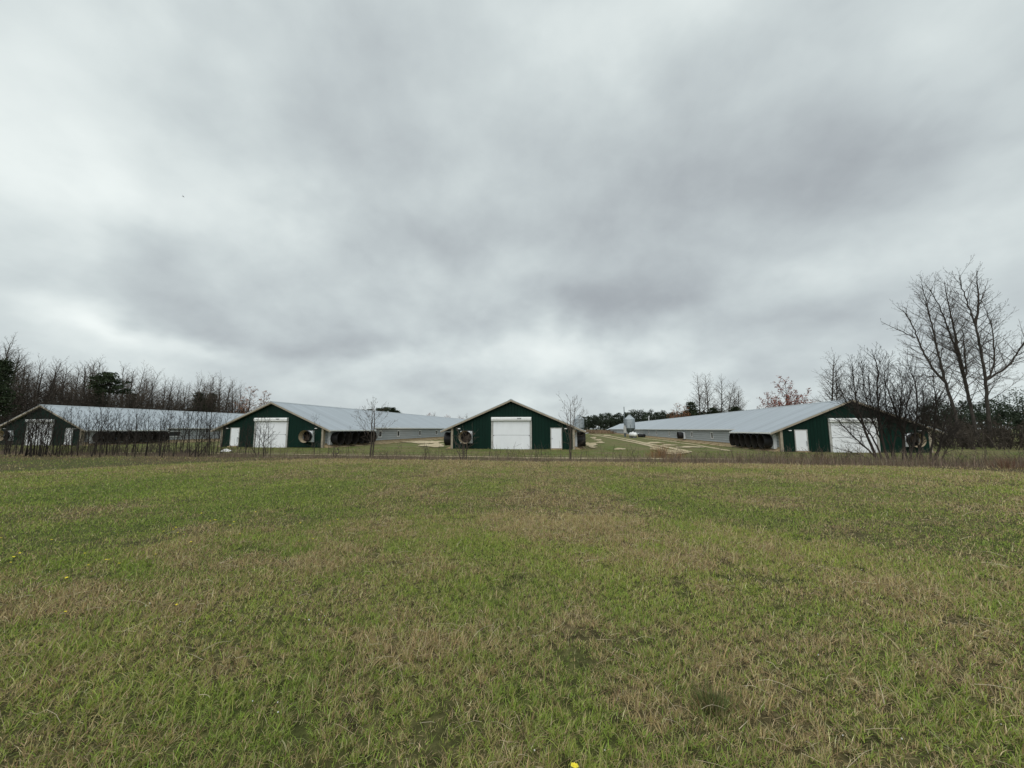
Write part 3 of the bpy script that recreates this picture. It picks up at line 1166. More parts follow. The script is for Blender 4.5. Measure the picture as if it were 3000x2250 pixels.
def tree_object(name, g, loc, bark, twig, sides=5, leaves=None):
    root = empty(name, loc)
    V, L, S = tubes_mesh(g.limbs, sides)
    np_mesh('trunk', V, L, S, bark, root, smooth=True)
    if g.twigs:
        V, L, S = tubes_mesh(g.twigs, 3)
        cr = np_mesh('crown', V, L, S, twig, root)
        if leaves:
            mat, size, per, frac, spread = leaves
            rng = np.random.default_rng(5)
            tips = np.array(g.tips)
            tips = tips[rng.random(len(tips)) < frac]
            V, L, S = leaf_faces(tips, size, rng, per, spread)
            np_mesh('leaves', V, L, S, mat, cr)
    return root


HARD = dict(levels=3, dens=(3.0, 3.6, 5.6), angle=(50, 45, 42), len=(.30, .46, .52), rad=.10, rmin=.0095, jit=(.03, .06, .10), trop=(.03, .045, .03), start=(.30, .2, .15), maxlen=(4.6, 2.2, 1.1, 1))
SAPL = dict(levels=3, dens=(5.0, 5.5, 6.0), angle=(42, 40, 38), len=(.42, .46, .45), rad=.026, rmin=.0062, jit=(.022, .04, .06), trop=(.03, .05, .04), start=(.22, .2), maxlen=(1.5, .7, .35, 1))
PROTO = {}


def proto(kind, i):
    key = (kind, i)
    if key in PROTO:
        return PROTO[key]
    if kind == 'hard':          # forest tree 15 m tall
        P = dict(HARD)
        P['start'] = (.28 + .08 * (i % 3), .2, .15)
        g = Grow(100 + i, P)
        g.limb((0, 0, -.3), (np.sin(i) * .05, 0, 1), 15.2, .19, 0)
        if i % 3 == 1:
            g.limb((.15, 0, -.3), (.13, .05, 1), 13.0, .14, 0)
        r = tree_object('bare_tree', g, (0, 0, 0), M['barkbrown'] if i % 2 else M['bark'], M['twigdark'] if i == 3 else M['twig'])
    elif kind == 'leafy':       # spreading tree still holding russet leaves, 11 m
        P = dict(HARD, dens=(2.2, 2.4, 3.4), angle=(48, 42, 40), len=(.40, .42, .45), start=(.15, .15, .1))
        g = Grow(200 + i, P)
        g.limb((0, 0, -.3), (.02, 0, 1), 11.2, .18, 0)
        g.limb((.1, 0, -.3), (.25, 0, 1), 9.0, .15, 0)
        if i == 1:
            for a, l in ((.5, 9.2), (1.9, 8.6), (2.9, 9.4), (3.9, 8.2), (5.2, 9.0)):
                g.limb((.15 * math.cos(a), .15 * math.sin(a), -.3), (.42 * math.cos(a), .42 * math.sin(a), 1), l, .12, 0)
        r = tree_object('leafy_tree', g, (0, 0, 0), M['bark'], M['twig'], leaves=((M['rust'], .13, 2, .8, .16) if i == 0 else (M['redbud'], .13, 3, .8, .16)))
    elif kind == 'sap':
        P = dict(SAPL)
        P['start'] = (.25 + .12 * (i % 3), .2)
        g = Grow(300 + i, P)
        rr = np.random.default_rng(i)
        g.limb((0, 0, -.1), (rr.normal(0, .07), rr.normal(0, .07), 1), 3.3, .030, 0)
        if i % 3 == 0:
            g.limb((.05, 0, -.1), (rr.normal(0, .22), rr.normal(0, .1), 1), 2.6, .028, 0)
        if i % 4 == 1:
            g.limb((-.06, .03, -.1), (rr.normal(0, .3), rr.normal(0, .1), 1), 2.2, .024, 0)
        r = tree_object('sapling', g, (0, 0, 0), M['twigblack'], M['twigblack'], 4)
    elif kind == 'pine':
        rng = np.random.default_rng(400 + i)
        g = Grow(400 + i, dict(HARD, levels=0))
        g.limb((0, 0, -.3), (.02, 0, 1), 14.8, .22, 0)
        low, wid = ((.70, 2.5), (.32, 2.1), (.30, 3.0))[i % 3]
        tr = g.limbs[0][0]
        cl = []
        for k in range((34, 60, 64)[i % 3]):
            t = low + (1 - low) * ((k + rng.random()) / (34, 60, 64)[i % 3])
            f = (t - low) / (1 - low)
            prof = (1 - f ** 2.6) ** .5 if i % 3 == 0 else (1.05 - f) ** .6
            R = wid * prof * rng.uniform(.35, 1.05)
            a = k * 2.4 + rng.normal(0, .4)
            z = 14.8 * t
            q = np.array([np.interp(z, tr[:, 2], tr[:, 0]), np.interp(z, tr[:, 2], tr[:, 1]), z - .5])
            e = q + np.array([math.cos(a) * R, math.sin(a) * R, .25 * R + .3])
            g.limbs.append((np.array([q, q * .5 + e * .5 + (0, 0, -.05), e]), np.array([.05, .035, .02])))
            cl.append((e, rng.uniform(.5, .95)))
            if R > 1.2:
                cl.append((q * .4 + e * .6 + rng.normal(0, .25, 3), rng.uniform(.35, .6)))
        r = empty('pine_tree', (0, 0, 0))
        V, L, S = tubes_mesh([p for p in g.limbs if len(p[0]) > 3], 5)
        V2, L2, S2 = tubes_mesh(g.limbs[1:], 4)
        np_mesh('trunk', np.concatenate([V, V2]), np.concatenate([L, L2 + len(V)]), np.concatenate([S, S2]), M['bark'], r, smooth=True)
        P = np.concatenate([c + rng.normal(0, 1, (80, 3)) * np.array([s, s, s * .42]) * .62 for c, s in cl])
        V, L, S = leaf_faces(P, .17, rng, 1, 0)
        np_mesh('crown', V, L, S, M['needle'], r)
    PROTO[key] = r
    PROTO[key + ('fresh',)] = True
    return r


def put(kind, i, loc, scale, rz, label, cat, group):
    p = proto(kind, i)
    if PROTO.pop((kind, i, 'fresh'), None):
        o = p
    else:
        o = copy_tree(p)
    o.location = loc
    o.rotation_euler = (0, 0, rz)
    o.scale = scale if hasattr(scale, '__len__') else (scale,) * 3
    tag(o, label, cat, group)
    return o


rg = random.Random(11)


def tree_at(kind, i, px, topy, dep, label, cat, group, nominal, wide=1.0, xline=None):
    d = ray(px, topy)
    if xline is not None:
        t = xline / d[0]
    else:
        t = dep / float(d @ FWDH)
    p = CAM + d * t
    z0 = float(terrain(p[0], p[1]))
    s = (p[2] - z0) / nominal
    return put(kind, i, (p[0], p[1], z0), (s * wide, s * wide, s), rg.random() * 6.28, label, cat, group)


# the wood beyond the leftmost house
WOOD = [(6, 1015), (21, 1003), (40, 1030), (61, 1028), (82, 1050), (109, 1056), (120, 1075), (132, 1053), (150, 1075), (167, 1069), (182, 1085), (195, 1071), (212, 1090), (228, 1079), (246, 1078),
        (263, 1056), (280, 1075), (296, 1058), (312, 1085), (360, 1092), (375, 1074), (392, 1082), (405, 1074), (420, 1095), (435, 1086), (460, 1108), (481, 1109), (492, 1112), (513, 1116), (537, 1127), (556, 1128),
        (582, 1100), (598, 1120), (615, 1100), (630, 1118), (647, 1102), (665, 1125), (690, 1114), (706, 1125)]
for n, (px, ty) in enumerate(WOOD):
    tree_at('hard', (n * 5 + n // 3) % 7, px, ty + 2, None, f'{ordinal(n)} bare tree from the left in the wood above the leftmost house', 'bare tree', 'bare trees of the wood beyond the leftmost house', 15.0, .95 + .3 * rg.random(), -86 - 12 * rg.random())
rw = random.Random(21)
for n in range(46):
    px = 2 + n * 15.6 + rw.uniform(-6, 6)
    ty = np.interp(px, [p[0] for p in WOOD], [p[1] for p in WOOD]) + rw.uniform(12, 48)
    tree_at('hard', rw.randrange(7), px, ty, None, 'slim bare tree standing in the thick of the wood above the leftmost house', 'bare tree', 'inner trees of the wood beyond the leftmost house', 15.0, 1.0 + .4 * rw.random(), -90 - 20 * rw.random())
for n, (px, ty, xl, lab) in enumerate(((2, 1046, -84, 'tall dark pine at the far left edge of the wood'), (339, 1090, -80, 'flat topped dark pine standing clear above the leftmost roof'), (292, 1134, -93, 'squat dark evergreen just left of the flat topped pine'),
                                      (594, 1146, -90, 'small round dark pine among the bare trees left of the second house'), (628, 1150, -94, 'low evergreen between the last bare trees before the russet tree'), (398, 1148, -92, 'low dark pine right of the flat topped pine'))):
    tree_at('pine', (1, 0, 2, 2, 2, 2)[n], px, ty, None, lab, 'pine tree', 'pines of the wood beyond the leftmost house', 15.2, (1.0, 1.15, 1.1, 1.1, 1.1, 1.0)[n], xl)
tree_at('leafy', 0, 735, 1143, None, 'russet leaved tree touching the left roof slope of the second house', 'tree', None, 11.2, 1.25, -84)
tree_at('leafy', 0, 776, 1154, None, 'small russet tree peeping just above the peak of the second house', 'tree', None, 11.2, 1.1, -84)

# trees beyond the rightmost house
for n, (px, ty, dp, k, lab) in enumerate(((2040, 1107, 130, 1, 'tall bare tree with two stems, left one of the pair above the long roof'), (2066, 1100, 131, 3, 'tall slim bare tree, right one of the pair above the long roof'), (2104, 1110, 128, 0, 'bare tree with a pointed top right of the tall pair'),
                                         (2122, 1126, 129, 2, 'middle tree of the bare clump above the long roof'), (2143, 1134, 127, 4, 'rounded bare tree in the clump above the long roof'), (2157, 1150, 126, 5, 'lowest bare tree at the right end of the clump above the long roof'),
                                         (2420, 1048, 62, 4, 'bare tree rising behind the ridge of the rightmost house near its peak'))):
    tree_at('hard', k, px, ty - 3, dp, lab, 'bare tree', 'bare trees beyond the rightmost house', 15.0, 1.25)
tree_at('leafy', 1, 2290, 1113, 78, 'red budding tree standing alone behind the roof of the rightmost house', 'tree', None, 11.2, 1.0)
tree_at('leafy', 0, 1983, 1188, 120, 'low russet tree left of the tall bare pair', 'tree', None, 11.2, 1.35)
tree_at('leafy', 0, 2006, 1195, 122, 'bushy russet tree against the dark pines left of the tall bare pair', 'tree', None, 11.2, 1.3)
tree_at('pine', 2, 2026, 1174, 126, 'dark broad evergreen at the foot of the tall bare pair', 'pine tree', None, 15.2, 1.5)
tree_at('pine', 2, 2098, 1192, 124, 'dark evergreen low behind the roof under the bare clump', 'pine tree', None, 15.2, 1.9)
tree_at('pine', 1, 2145, 1190, 124, 'last dark evergreen right of the bare clump above the long roof', 'pine tree', None, 15.2, 1.9)
for n, (px, ty) in enumerate(((1256, 1213), (1276, 1209), (1310, 1218), (1338, 1218), (1352, 1224), (1371, 1215))):
    tree_at('hard' if n % 2 else 'leafy', (1, 1, 1, 2, 1, 4)[n] if n % 2 else 1, px, ty, 210, f'{ordinal(n)} tiny treetop from the left above the far roof left of the central house', 'bare tree', 'treetops far behind the second house', 15.0 if n % 2 else 11.2, 1.3)
for n, (px, ty, w) in enumerate(((1046, 1196, 1.2), (1062, 1198, 1.3), (1083, 1199, 1.2), (1098, 1197, 1.6), (1110, 1193, 1.7), (1122, 1195, 1.7), (1137, 1192, 1.7), (1150, 1192, 1.7), (1163, 1200, 1.7))):
    tree_at('pine', n % 3, px, ty, 170, f'{ordinal(n)} dark pine top from the left above the ridge of the second house', 'pine tree', 'pine tops behind the second house', 15.2, w)


# big trees and the thicket at the right, along stems measured in the photo
def px7(p):
    return p[0] * .3978 + 2350, p[1] * .3978 + 740


BIG = dict(levels=4, taper=.80, dens=(2.9, 3.5, 4.8, 6), angle=(54, 42, 38, 36), len=(.34, .40, .46, .5), rad=.070, rmin=.0095, jit=(.012, .035, .06), trop=(.02, .06, .04), start=(.22, .2, .15), limb_lvl=1, maxlen=(4.0, 2.0, 1.1, .5))


def stem_tree(name, seed, stems, dep, P, label, cat, bark, twig, group=None, leaves=None, start=.25, conv=px7, sides=6):
    g = Grow(seed, P)
    rng = np.random.default_rng(seed)
    base = None
    for pts, r0, r1 in stems:
        W = []
        doff = rng.normal(0, dep * .012)
        for i, p in enumerate(pts):
            W.append(at_depth(*conv(p), dep + doff * i * .6))
        W = np.array(W)
        if base is None:
            base = np.array([W[0][0], W[0][1], float(terrain(W[0][0], W[0][1]))])
        # smooth the measured line
        n = max(8, len(W) * 4)
        t = np.linspace(0, len(W) - 1, n)
        Q = np.stack([np.interp(t, np.arange(len(W)), W[:, k]) for k in range(3)], 1)
        for _ in range(3):
            Q[1:-1] = (Q[:-2] + 2 * Q[1:-1] + Q[2:]) / 4
        Q[1:-1] += rng.normal(0, .0006 * dep, Q[1:-1].shape)
        R = np.linspace(r0, r1, n)
        Q = Q - base
        if pts[0][1] > 1290:
            Q[0, 2] = min(Q[0, 2], -.15)
        g.limbs.append((Q, R))
        g.spawn(Q, R, 1, start if pts[0][1] > 1200 else .08)
    r = tree_object(name, g, base, bark, twig, sides, leaves)
    return tag(r, label, cat, group)


stem_tree('bare_tree', 501, [
    ([(1392, 1440), (1375, 1250), (1364, 1080), (1350, 935), (1325, 780), (1300, 640), (1278, 530), (1235, 410), (1190, 300), (1155, 185)], .19, .03),
    ([(1278, 535), (1298, 420), (1300, 320), (1290, 220), (1288, 135)], .13, .025),
    ([(1352, 935), (1395, 890), (1415, 800), (1410, 680), (1405, 590), (1375, 470), (1320, 350)], .11, .02),
    ([(1354, 940), (1430, 895), (1520, 840), (1585, 745), (1640, 650), (1720, 560), (1800, 420)], .12, .025),
    ([(1320, 690), (1390, 640), (1470, 600)], .06, .015),
    ([(1350, 935), (1300, 925), (1230, 915)], .06, .015),
    ([(1300, 400), (1340, 300), (1370, 200)], .06, .015)], 45, BIG,
    'tallest bare tree, forked above a straight trunk near the right edge', 'bare tree', M['bark'], M['twigdark'])
stem_tree('bare_tree', 502, [
    ([(1310, 1430), (1260, 1230), (1232, 1090), (1190, 920), (1140, 740), (1100, 630), (1050, 500), (1010, 390), (940, 270)], .19, .03),
    ([(1215, 1000), (1165, 800), (1135, 640), (1105, 500), (1075, 370), (1045, 215)], .16, .025),
    ([(1212, 900), (1200, 760), (1190, 650), (1175, 510)], .08, .02),
    ([(1100, 630), (1010, 600), (930, 580)], .07, .015),
    ([(1130, 740), (1060, 700), (960, 650), (870, 560)], .07, .015)], 46, BIG,
    'tall bare tree leaning left, its stem splitting in two beside the tallest tree', 'bare tree', M['bark'], M['twigdark'])
stem_tree('bare_tree', 503, [
    ([(1180, 1400), (1120, 1150), (1075, 1030), (1035, 890), (1005, 750), (975, 620), (945, 490), (905, 350), (885, 240)], .18, .025),
    ([(1060, 960), (980, 880), (910, 770), (860, 660), (820, 550), (770, 450), (700, 400)], .14, .02),
    ([(830, 630), (740, 580), (660, 550), (580, 505)], .06, .015),
    ([(1040, 920), (900, 905), (760, 915)], .06, .015)], 46, BIG,
    'bare tree bending far to the left, outermost of the three tall trees', 'bare tree', M['bark'], M['twigdark'])

THK = dict(levels=3, dens=(7.5, 7.5, 8.5), angle=(42, 38, 36), len=(.36, .48, .48), rad=.032, rmin=.0062, jit=(.022, .045, .07), trop=(.03, .05, .04), start=(.3, .2, .15), maxlen=(1.7, .8, .45, 1))
GT = 'leaning shrubs in front of the rightmost house'
stem_tree('bare_shrub', 511, [
    ([(570, 1555), (500, 1400), (430, 1230), (400, 1100), (378, 950), (368, 820)], .075, .012),
    ([(585, 1550), (470, 1440), (350, 1330), (270, 1240), (190, 1190)], .05, .01),
    ([(555, 1552), (430, 1490), (330, 1460), (240, 1440)], .035, .008),
    ([(600, 1548), (540, 1400), (470, 1290), (330, 1120), (240, 900)], .05, .01)], 22.3, THK,
    'bare shrub reaching left across the white roller door of the rightmost house', 'shrub', M['twigblack'], M['twigblack'], GT)
stem_tree('bare_shrub', 512, [
    ([(640, 1545), (590, 1380), (565, 1200), (550, 1000), (560, 850), (520, 750)], .07, .012),
    ([(650, 1545), (600, 1420), (520, 1250), (450, 1000), (440, 800)], .05, .01),
    ([(690, 1540), (650, 1350), (610, 1100), (610, 800)], .045, .01),
    ([(665, 1548), (680, 1380), (720, 1200), (740, 1000), (710, 850)], .05, .01), ([(675, 1545), (640, 1400), (540, 1200), (500, 1050), (490, 900)], .045, .01)], 22.8, THK,
    'tall upright bare shrub over the right jamb of the rightmost roller door', 'shrub', M['twigblack'], M['twigblack'], GT)
stem_tree('bare_shrub', 513, [
    ([(745, 1555), (750, 1350), (690, 1180), (640, 1030), (600, 900)], .065, .012),
    ([(790, 1550), (830, 1350), (850, 1150), (840, 980), (770, 790)], .06, .012),
    ([(770, 1552), (740, 1300), (780, 1050), (860, 900)], .045, .01),
    ([(800, 1550), (790, 1400), (720, 1230), (700, 1080)], .045, .01), ([(830, 1553), (880, 1400), (920, 1220), (1000, 1080), (1060, 980)], .045, .01)], 22.4, THK,
    'bare shrub in front of the white fan housing of the rightmost house', 'shrub', M['twigblack'], M['twigblack'], GT)
stem_tree('bare_shrub', 514, [
    ([(930, 1560), (960, 1400), (985, 1200), (985, 1050), (960, 900)], .06, .012),
    ([(965, 1555), (1050, 1340), (1110, 1210), (1180, 1120)], .055, .01),
    ([(1010, 1550), (1080, 1430), (1150, 1290)], .04, .01),
    ([(860, 1555), (880, 1350), (900, 1150), (880, 950)], .045, .01),
    ([(900, 1556), (850, 1400), (810, 1250), (760, 1100)], .04, .01), ([(990, 1556), (1010, 1400), (1060, 1220), (1080, 1060)], .045, .01), ([(945, 1558), (1000, 1450), (1090, 1330), (1180, 1260)], .04, .01)], 22.6, THK,
    'bare shrub fanning right past the right corner post of the rightmost house', 'shrub', M['twigblack'], M['twigblack'], GT)

# saplings along the field edge
SAPS = [(12, 3.0), (24, 2.4), (45, 2.6), (60, 2.8), (72, 3.3), (80, 3.0), (92, 3.2), (101, 3.2), (112, 3.1), (119, 2.8), (130, 3.2), (142, 2.6), (152, 2.2), (163, 2.4), (180, 2.2), (198, 2.6), (212, 3.2), (226, 3.0), (248, 2.8),
        (256, 3.4), (268, 3.0), (277, 3.2), (291, 2.6), (300, 3.4), (312, 3.2), (330, 3.1), (343, 3.2), (352, 2.9), (371, 2.8), (386, 3.4), (402, 2.9), (414, 2.7), (428, 3.2), (441, 2.9), (455, 3.3), (467, 3.2), (474, 3.0), (488, 3.2),
        (497, 2.9), (508, 3.1), (522, 3.4), (533, 3.0), (548, 3.4), (556, 3.1), (572, 3.3), (588, 3.2), (602, 3.3), (612, 3.5), (624, 3.1), (641, 3.3), (650, 2.9), (702, 2.3), (716, 2.7), (727, 2.4), (744, 2.8), (756, 2.9), (771, 2.9), (784, 2.6), (792, 1.8)]
SAPS += [(18, 2.6), (32, 2.9), (52, 3.0), (66, 3.1), (76, 2.9), (86, 3.4), (96, 2.9), (106, 3.3), (116, 3.2), (124, 3.1), (136, 2.9), (148, 2.9), (158, 2.9), (172, 2.7), (190, 2.5), (205, 2.9), (220, 2.8), (236, 3.1), (283, 2.9), (321, 2.9), (362, 3.0), (395, 3.2), (436, 3.1), (481, 2.9), (516, 3.0), (580, 2.9), (606, 3.1), (633, 2.9)]
SAPS.sort()
ZONE = [(0, 68, 'before the fan end of the leftmost house'), (68, 155, 'before the leftmost white roller door'), (155, 272, 'before the leftmost entry door and corner post'), (272, 492, 'before the fan bay of the leftmost house'),
        (492, 660, 'before the grey flank of the leftmost house'), (660, 750, 'before the entry door of the second house'), (750, 850, 'before the roller door of the second house')]
cnt = {}
rs = random.Random(4)
for n, (px, h) in enumerate(SAPS):
    zone = next(z[2] for z in ZONE if z[0] <= px < z[1])
    k = cnt.get(zone, 0)
    cnt[zone] = k + 1
    p = gp(px, 1334 + rs.uniform(-4, 5))
    put('sap', (n * 4 + n // 5) % 9, (p[0], p[1], p[2]), (h / 3.3 * 1.0, h / 3.3, h / 3.3), rs.random() * 6.28, f'{ordinal(k)} bare sapling from the left {zone}', 'sapling', 'saplings along the field edge')
for px, py, h, k, lab in ((921, 1335, 2.7, 2, 'slender sapling in front of the gable fan and corner post of the second house'), (962, 1330, 1.5, 4, 'short sapling left of centre of the second fan bay'), (1018, 1336, 1.9, 5, 'small sapling in front of the middle of the second fan bay'),
                          (935, 1332, 1.3, 7, 'knee high twig by the corner post of the second house')):
    p = gp(px, py)
    put('sap', k, tuple(p), h / 3.3, rs.random() * 6.28, lab, 'sapling', 'saplings along the field edge')
MIDT = dict(SAPL, rad=.017, dens=(5.2, 5.0, 5.5), angle=(50, 40, 38), len=(.58, .44, .45), maxlen=(2.0, .9, .4, 1), start=(.3, .2), rmin=.0065)
idn = lambda p: p
stem_tree('bare_tree', 521, [([(1086, 1334), (1088, 1290), (1090, 1240), (1092, 1187)], .055, .012), ([(1092, 1334), (1096, 1280), (1097, 1230), (1098, 1190)], .05, .012)], 24, MIDT,
          'twin stemmed bare young tree before the last fans of the second house', 'bare tree', M['barkbrown'], M['twig'], conv=idn)
stem_tree('bare_tree', 522, [([(1671, 1340), (1671, 1290), (1671, 1230), (1670, 1172)], .055, .010), ([(1672, 1300), (1680, 1250), (1684, 1195)], .025, .010), ([(1670, 1290), (1662, 1240), (1660, 1200)], .022, .010)], 23, MIDT,
          'bare young tree in front of the right corner post of the central house', 'bare tree', M['barkbrown'], M['twig'], conv=idn)
stem_tree('bare_shrub', 523, [([(1357, 1350), (1358, 1310), (1350, 1280), (1340, 1258)], .03, .008), ([(1366, 1350), (1368, 1305), (1372, 1280), (1388, 1262)], .028, .008), ([(1361, 1350), (1361, 1300), (1356, 1265)], .022, .008), ([(1352, 1350), (1336, 1310), (1330, 1280)], .02, .008)], 22, MIDT,
          'twiggy shrub in front of the gable fan of the central house', 'shrub', M['barkbrown'], M['twig'], conv=idn)
stem_tree('bare_shrub', 524, [([(975, 1334), (980, 1315), (972, 1300)], .03, .008), ([(985, 1334), (995, 1322), (985, 1312), (1004, 1325)], .03, .008)], 24, dict(MIDT, levels=1),
          'low crooked stump of a shrub before the second fan bay', 'shrub', M['bark'], M['twigdark'], conv=idn)


# ------------------------------------------------------------------ blades: grass, weeds, brush
def blades(P, H, Wd, lean, curl, tint, rng, seg3=False):
    """P (n,3) roots, H heights, Wd widths, lean direction xy (n,2) x amount; two-piece tapered blades"""
    n = len(P)
    az = rng.random(n) * 2 * PI
    side = np.stack([np.cos(az), np.sin(az), np.zeros(n)], 1)
    up = np.stack([lean[:, 0], lean[:, 1], np.ones(n)], 1)
    up /= np.linalg.norm(up, axis=1, keepdims=True)
    mid = P + up * (H * .55)[:, None]
    d2 = up + np.stack([lean[:, 0] * curl, lean[:, 1] * curl, -.35 * curl * np.ones(n)], 1)
    d2 /= np.linalg.norm(d2, axis=1, keepdims=True)
    tip = mid + d2 * (H * .5)[:, None]
    w = side * Wd[:, None] * .5
    V = np.stack([P - w, P + w, mid + w * .8, mid - w * .8, tip], 1).reshape(-1, 3)
    b = np.arange(n)[:, None] * 5
    L = np.concatenate([b + 0, b + 1, b + 2, b + 3, b + 3, b + 2, b + 4], 1).ravel()
    S = np.tile([4, 3], n)
    return V, L, S, np.repeat(tint, 5, 0)


def pick(pal, idx, rng, jit=.18):
    c = np.array(pal)[idx]
    j = 1 + rng.normal(0, jit, (len(idx), 1))
    return np.clip(c * j * (1 + rng.normal(0, .05, (len(idx), 3))), .004, .9)


GREEN = [(.285, .365, .066), (.230, .320, .054), (.330, .380, .096), (.370, .365, .155)]
STRAW = [(.56, .45, .24), (.45, .35, .175), (.30, .22, .112), (.68, .575, .355), (.41, .335, .16)]


def build_grass():
    rng = np.random.default_rng(1)
    K, th, R0, R1 = 15500.0, 1.18, 1.1, 25.0
    r = np.concatenate([8 + (R1 - 8) * rng.random(int(K * 2 * th * (R1 - 8))), R0 + (8 - R0) * rng.random(int(K * 5.2 * th * (8 - R0))), 24 + 24 * rng.random(80000)])
    n = len(r)
    a = YAW + rng.uniform(-th, th, n)
    x, y = -np.sin(a) * r, np.cos(a) * r
    # clumping: pull part of the roots towards tuft centres
    cs = .13
    wx_ = (x * .81 + y * .59 + .35 * (fbm(x * 1.7, y * 1.7, 201, 2) - .5)) / cs
    wy_ = (-x * .59 + y * .81 + .35 * (fbm(x * 1.7, y * 1.7, 211, 2) - .5)) / cs
    ox = (np.floor(wx_) + .5 + (_hash(np.floor(wx_), np.floor(wy_), 3) - .5) * .95 - wx_) * cs
    oy = (np.floor(wy_) + .5 + (_hash(np.floor(wx_), np.floor(wy_), 7) - .5) * .95 - wy_) * cs
    pull = .45 * rng.random(n) * sstep(8, 3, r)
    x, y = x + (ox * .81 - oy * .59) * pull, y + (ox * .59 + oy * .81) * pull
    edge = EDGE + .5 * (fbm(x * .5, x * 0, 77, 3) - .5)
    k = (y < edge) & (y > -1)
    x, y, r = x[k], y[k], r[k]
    n = len(x)
    dry = dryness(x, y)
    isdry = rng.random(n) < np.clip((dry - .5) * 1.0 + .47, .10, .80)
    height = .6 + .8 * fbm(x * 1.3, y * 1.3, 61, 3)
    bare = fbm(x * 2.6 + 9, y * 2.6, 71, 3)
    keep = rng.random(n) < np.clip(1.2 - 1.1 * sstep(.66, .78, bare), .25, 1)
    H = np.where(isdry, rng.gamma(4, .0100, n), rng.gamma(5, .0069, n)) * height
    H = np.clip(H, .012, .15) * (1 + r / 50)
    W = np.where(isdry, .0022, .0030) * (.7 + .6 * rng.random(n)) * (1 + r / 6.0)
    la = rng.random(n) * 2 * PI
    amt = np.where(isdry, np.abs(rng.normal(1.0, .8, n)), np.abs(rng.normal(.9, .7, n)))
    lean = np.stack([np.cos(la) * amt, np.sin(la) * amt], 1)
    lean[:, 0] += .12
    H = H * np.where(isdry, 1 + .35 * sstep(.62, .95, dry), 1.0)
    tint = np.where(isdry[:, None], pick(STRAW, rng.choice(5, n, p=[.25, .27, .22, .10, .16]), rng), pick(GREEN, rng.choice(4, n, p=[.34, .28, .2, .18]), rng))
    # freshness differs from patch to patch
    fr = fbm(x * .6, y * .6, 91, 3)[:, None]
    tint = np.where(isdry[:, None], tint, tint * (1 + (fr - .5) * np.array([.5, .3, .4])))
    P = np.stack([x, y, terrain(x, y) - .004], 1)
    V, L, S, T = blades(P[keep], H[keep], W[keep], lean[keep], .55, tint[keep], rng)
    o = np_mesh('field_grass', V, L, S, M['blades'], cols={'tint': T})
    tag(o, 'short mown field grass, green mixed with dry straw', 'grass', kind='stuff')


build_grass()


def build_straws():
    """long pale dead stalks lying on the turf"""
    rng = np.random.default_rng(2)
    n0 = 9000
    r = 1.2 + 15 * rng.random(n0) ** 1.2
    a = YAW + rng.uniform(-1.15, 1.15, n0)
    x, y = -np.sin(a) * r, np.cos(a) * r
    dry = dryness(x, y)
    k = rng.random(n0) < np.clip((dry - .38) * 2.0, .03, 1)
    x, y, r = x[k], y[k], r[k]
    polys, tints = [], []
    pal = np.array([(.60, .50, .33), (.48, .38, .24), (.70, .61, .44), (.38, .29, .18)])
    for i in range(len(x)):
        L = rng.uniform(.05, .21) * (1.5 if rng.random() < .12 else 1)
        az = rng.random() * 6.28
        el = abs(rng.normal(.28, .3))
        p = np.array([x[i], y[i], float(terrain(x[i], y[i])) + rng.uniform(.015, .055)])
        pts = [p]
        for s in range(4):
            d = np.array([math.cos(az) * math.cos(el), math.sin(az) * math.cos(el), math.sin(el)])
            q = pts[-1] + d * L / 4
            q[2] = max(q[2], p[2] + .004)
            pts.append(q)
            az += rng.normal(0, .13)
            el -= abs(rng.normal(.12, .2))
        rad = rng.uniform(.0007, .0013) * (1 + r[i] / 7)
        polys.append((np.array(pts), np.linspace(rad, rad * .5, 5)))
        tints.append(pal[rng.integers(4)] * rng.uniform(.75, 1.1))
    V, L, S = tubes_mesh(polys, 3)
    T = np.repeat(np.array(tints), 15, 0)
    o = np_mesh('dead_stalks', V, L, S, M['straw'], cols={'tint': T})
    tag(o, 'pale dead grass stalks lying over the turf', 'dry grass', kind='stuff')


build_straws()


def strip_blades(name, n, xr, yr, hfun, wr, pal, seed, label, lean_amt=.25, pal_p=None, keepf=None, kind='stuff', cat='weeds', mat='straw', curl=.6):
    rng = np.random.default_rng(seed)
    x = rng.uniform(*xr, n)
    y = yr[0] + (yr[1] - yr[0]) * rng.random(n)
    if keepf is not None:
        k = rng.random(n) < keepf(x, y)
        x, y = x[k], y[k]
    m = len(x)
    H = hfun(x, y, rng)
    W = rng.uniform(*wr, m)
    la = rng.random(m) * 2 * PI
    am = np.abs(rng.normal(0, lean_amt, m))
    lean = np.stack([np.cos(la) * am, np.sin(la) * am], 1)
    tint = pick(pal, rng.choice(len(pal), m, p=pal_p), rng, .22)
    P = np.stack([x, y, terrain(x, y) - .02], 1)
    V, L, S, T = blades(P, H, W, lean, curl, tint, rng)
    o = np_mesh(name, V, L, S, M[mat], cols={'tint': T})
    tag(o, label, cat, kind=kind)
    return o


WEED = [(.24, .185, .140), (.165, .120, .098), (.31, .245, .175), (.11, .085, .066), (.20, .16, .095)]
strip_blades('dry_weeds', 170000, (-62, 60), (EDGE - .5, EDGE + 3.0),
             lambda x, y, r: np.clip(r.gamma(4, .060, len(x)) * (.85 + 1.9 * fbm(x * .45, y * .8, 7, 3)) * sstep(EDGE - .7, EDGE + 1.2, y) * (.55 + .45 * sstep(0, 8, x)), .05, .9), (.006, .013), WEED, 61,
             'strip of brown dry weeds along the far edge of the field', .35, keepf=lambda x, y: np.clip(1.5 - np.abs(y - EDGE - .9) / 1.8, .1, 1) * (.25 + .75 * sstep(.3, .6, fbm(x * .7, y * .7, 27, 3))))
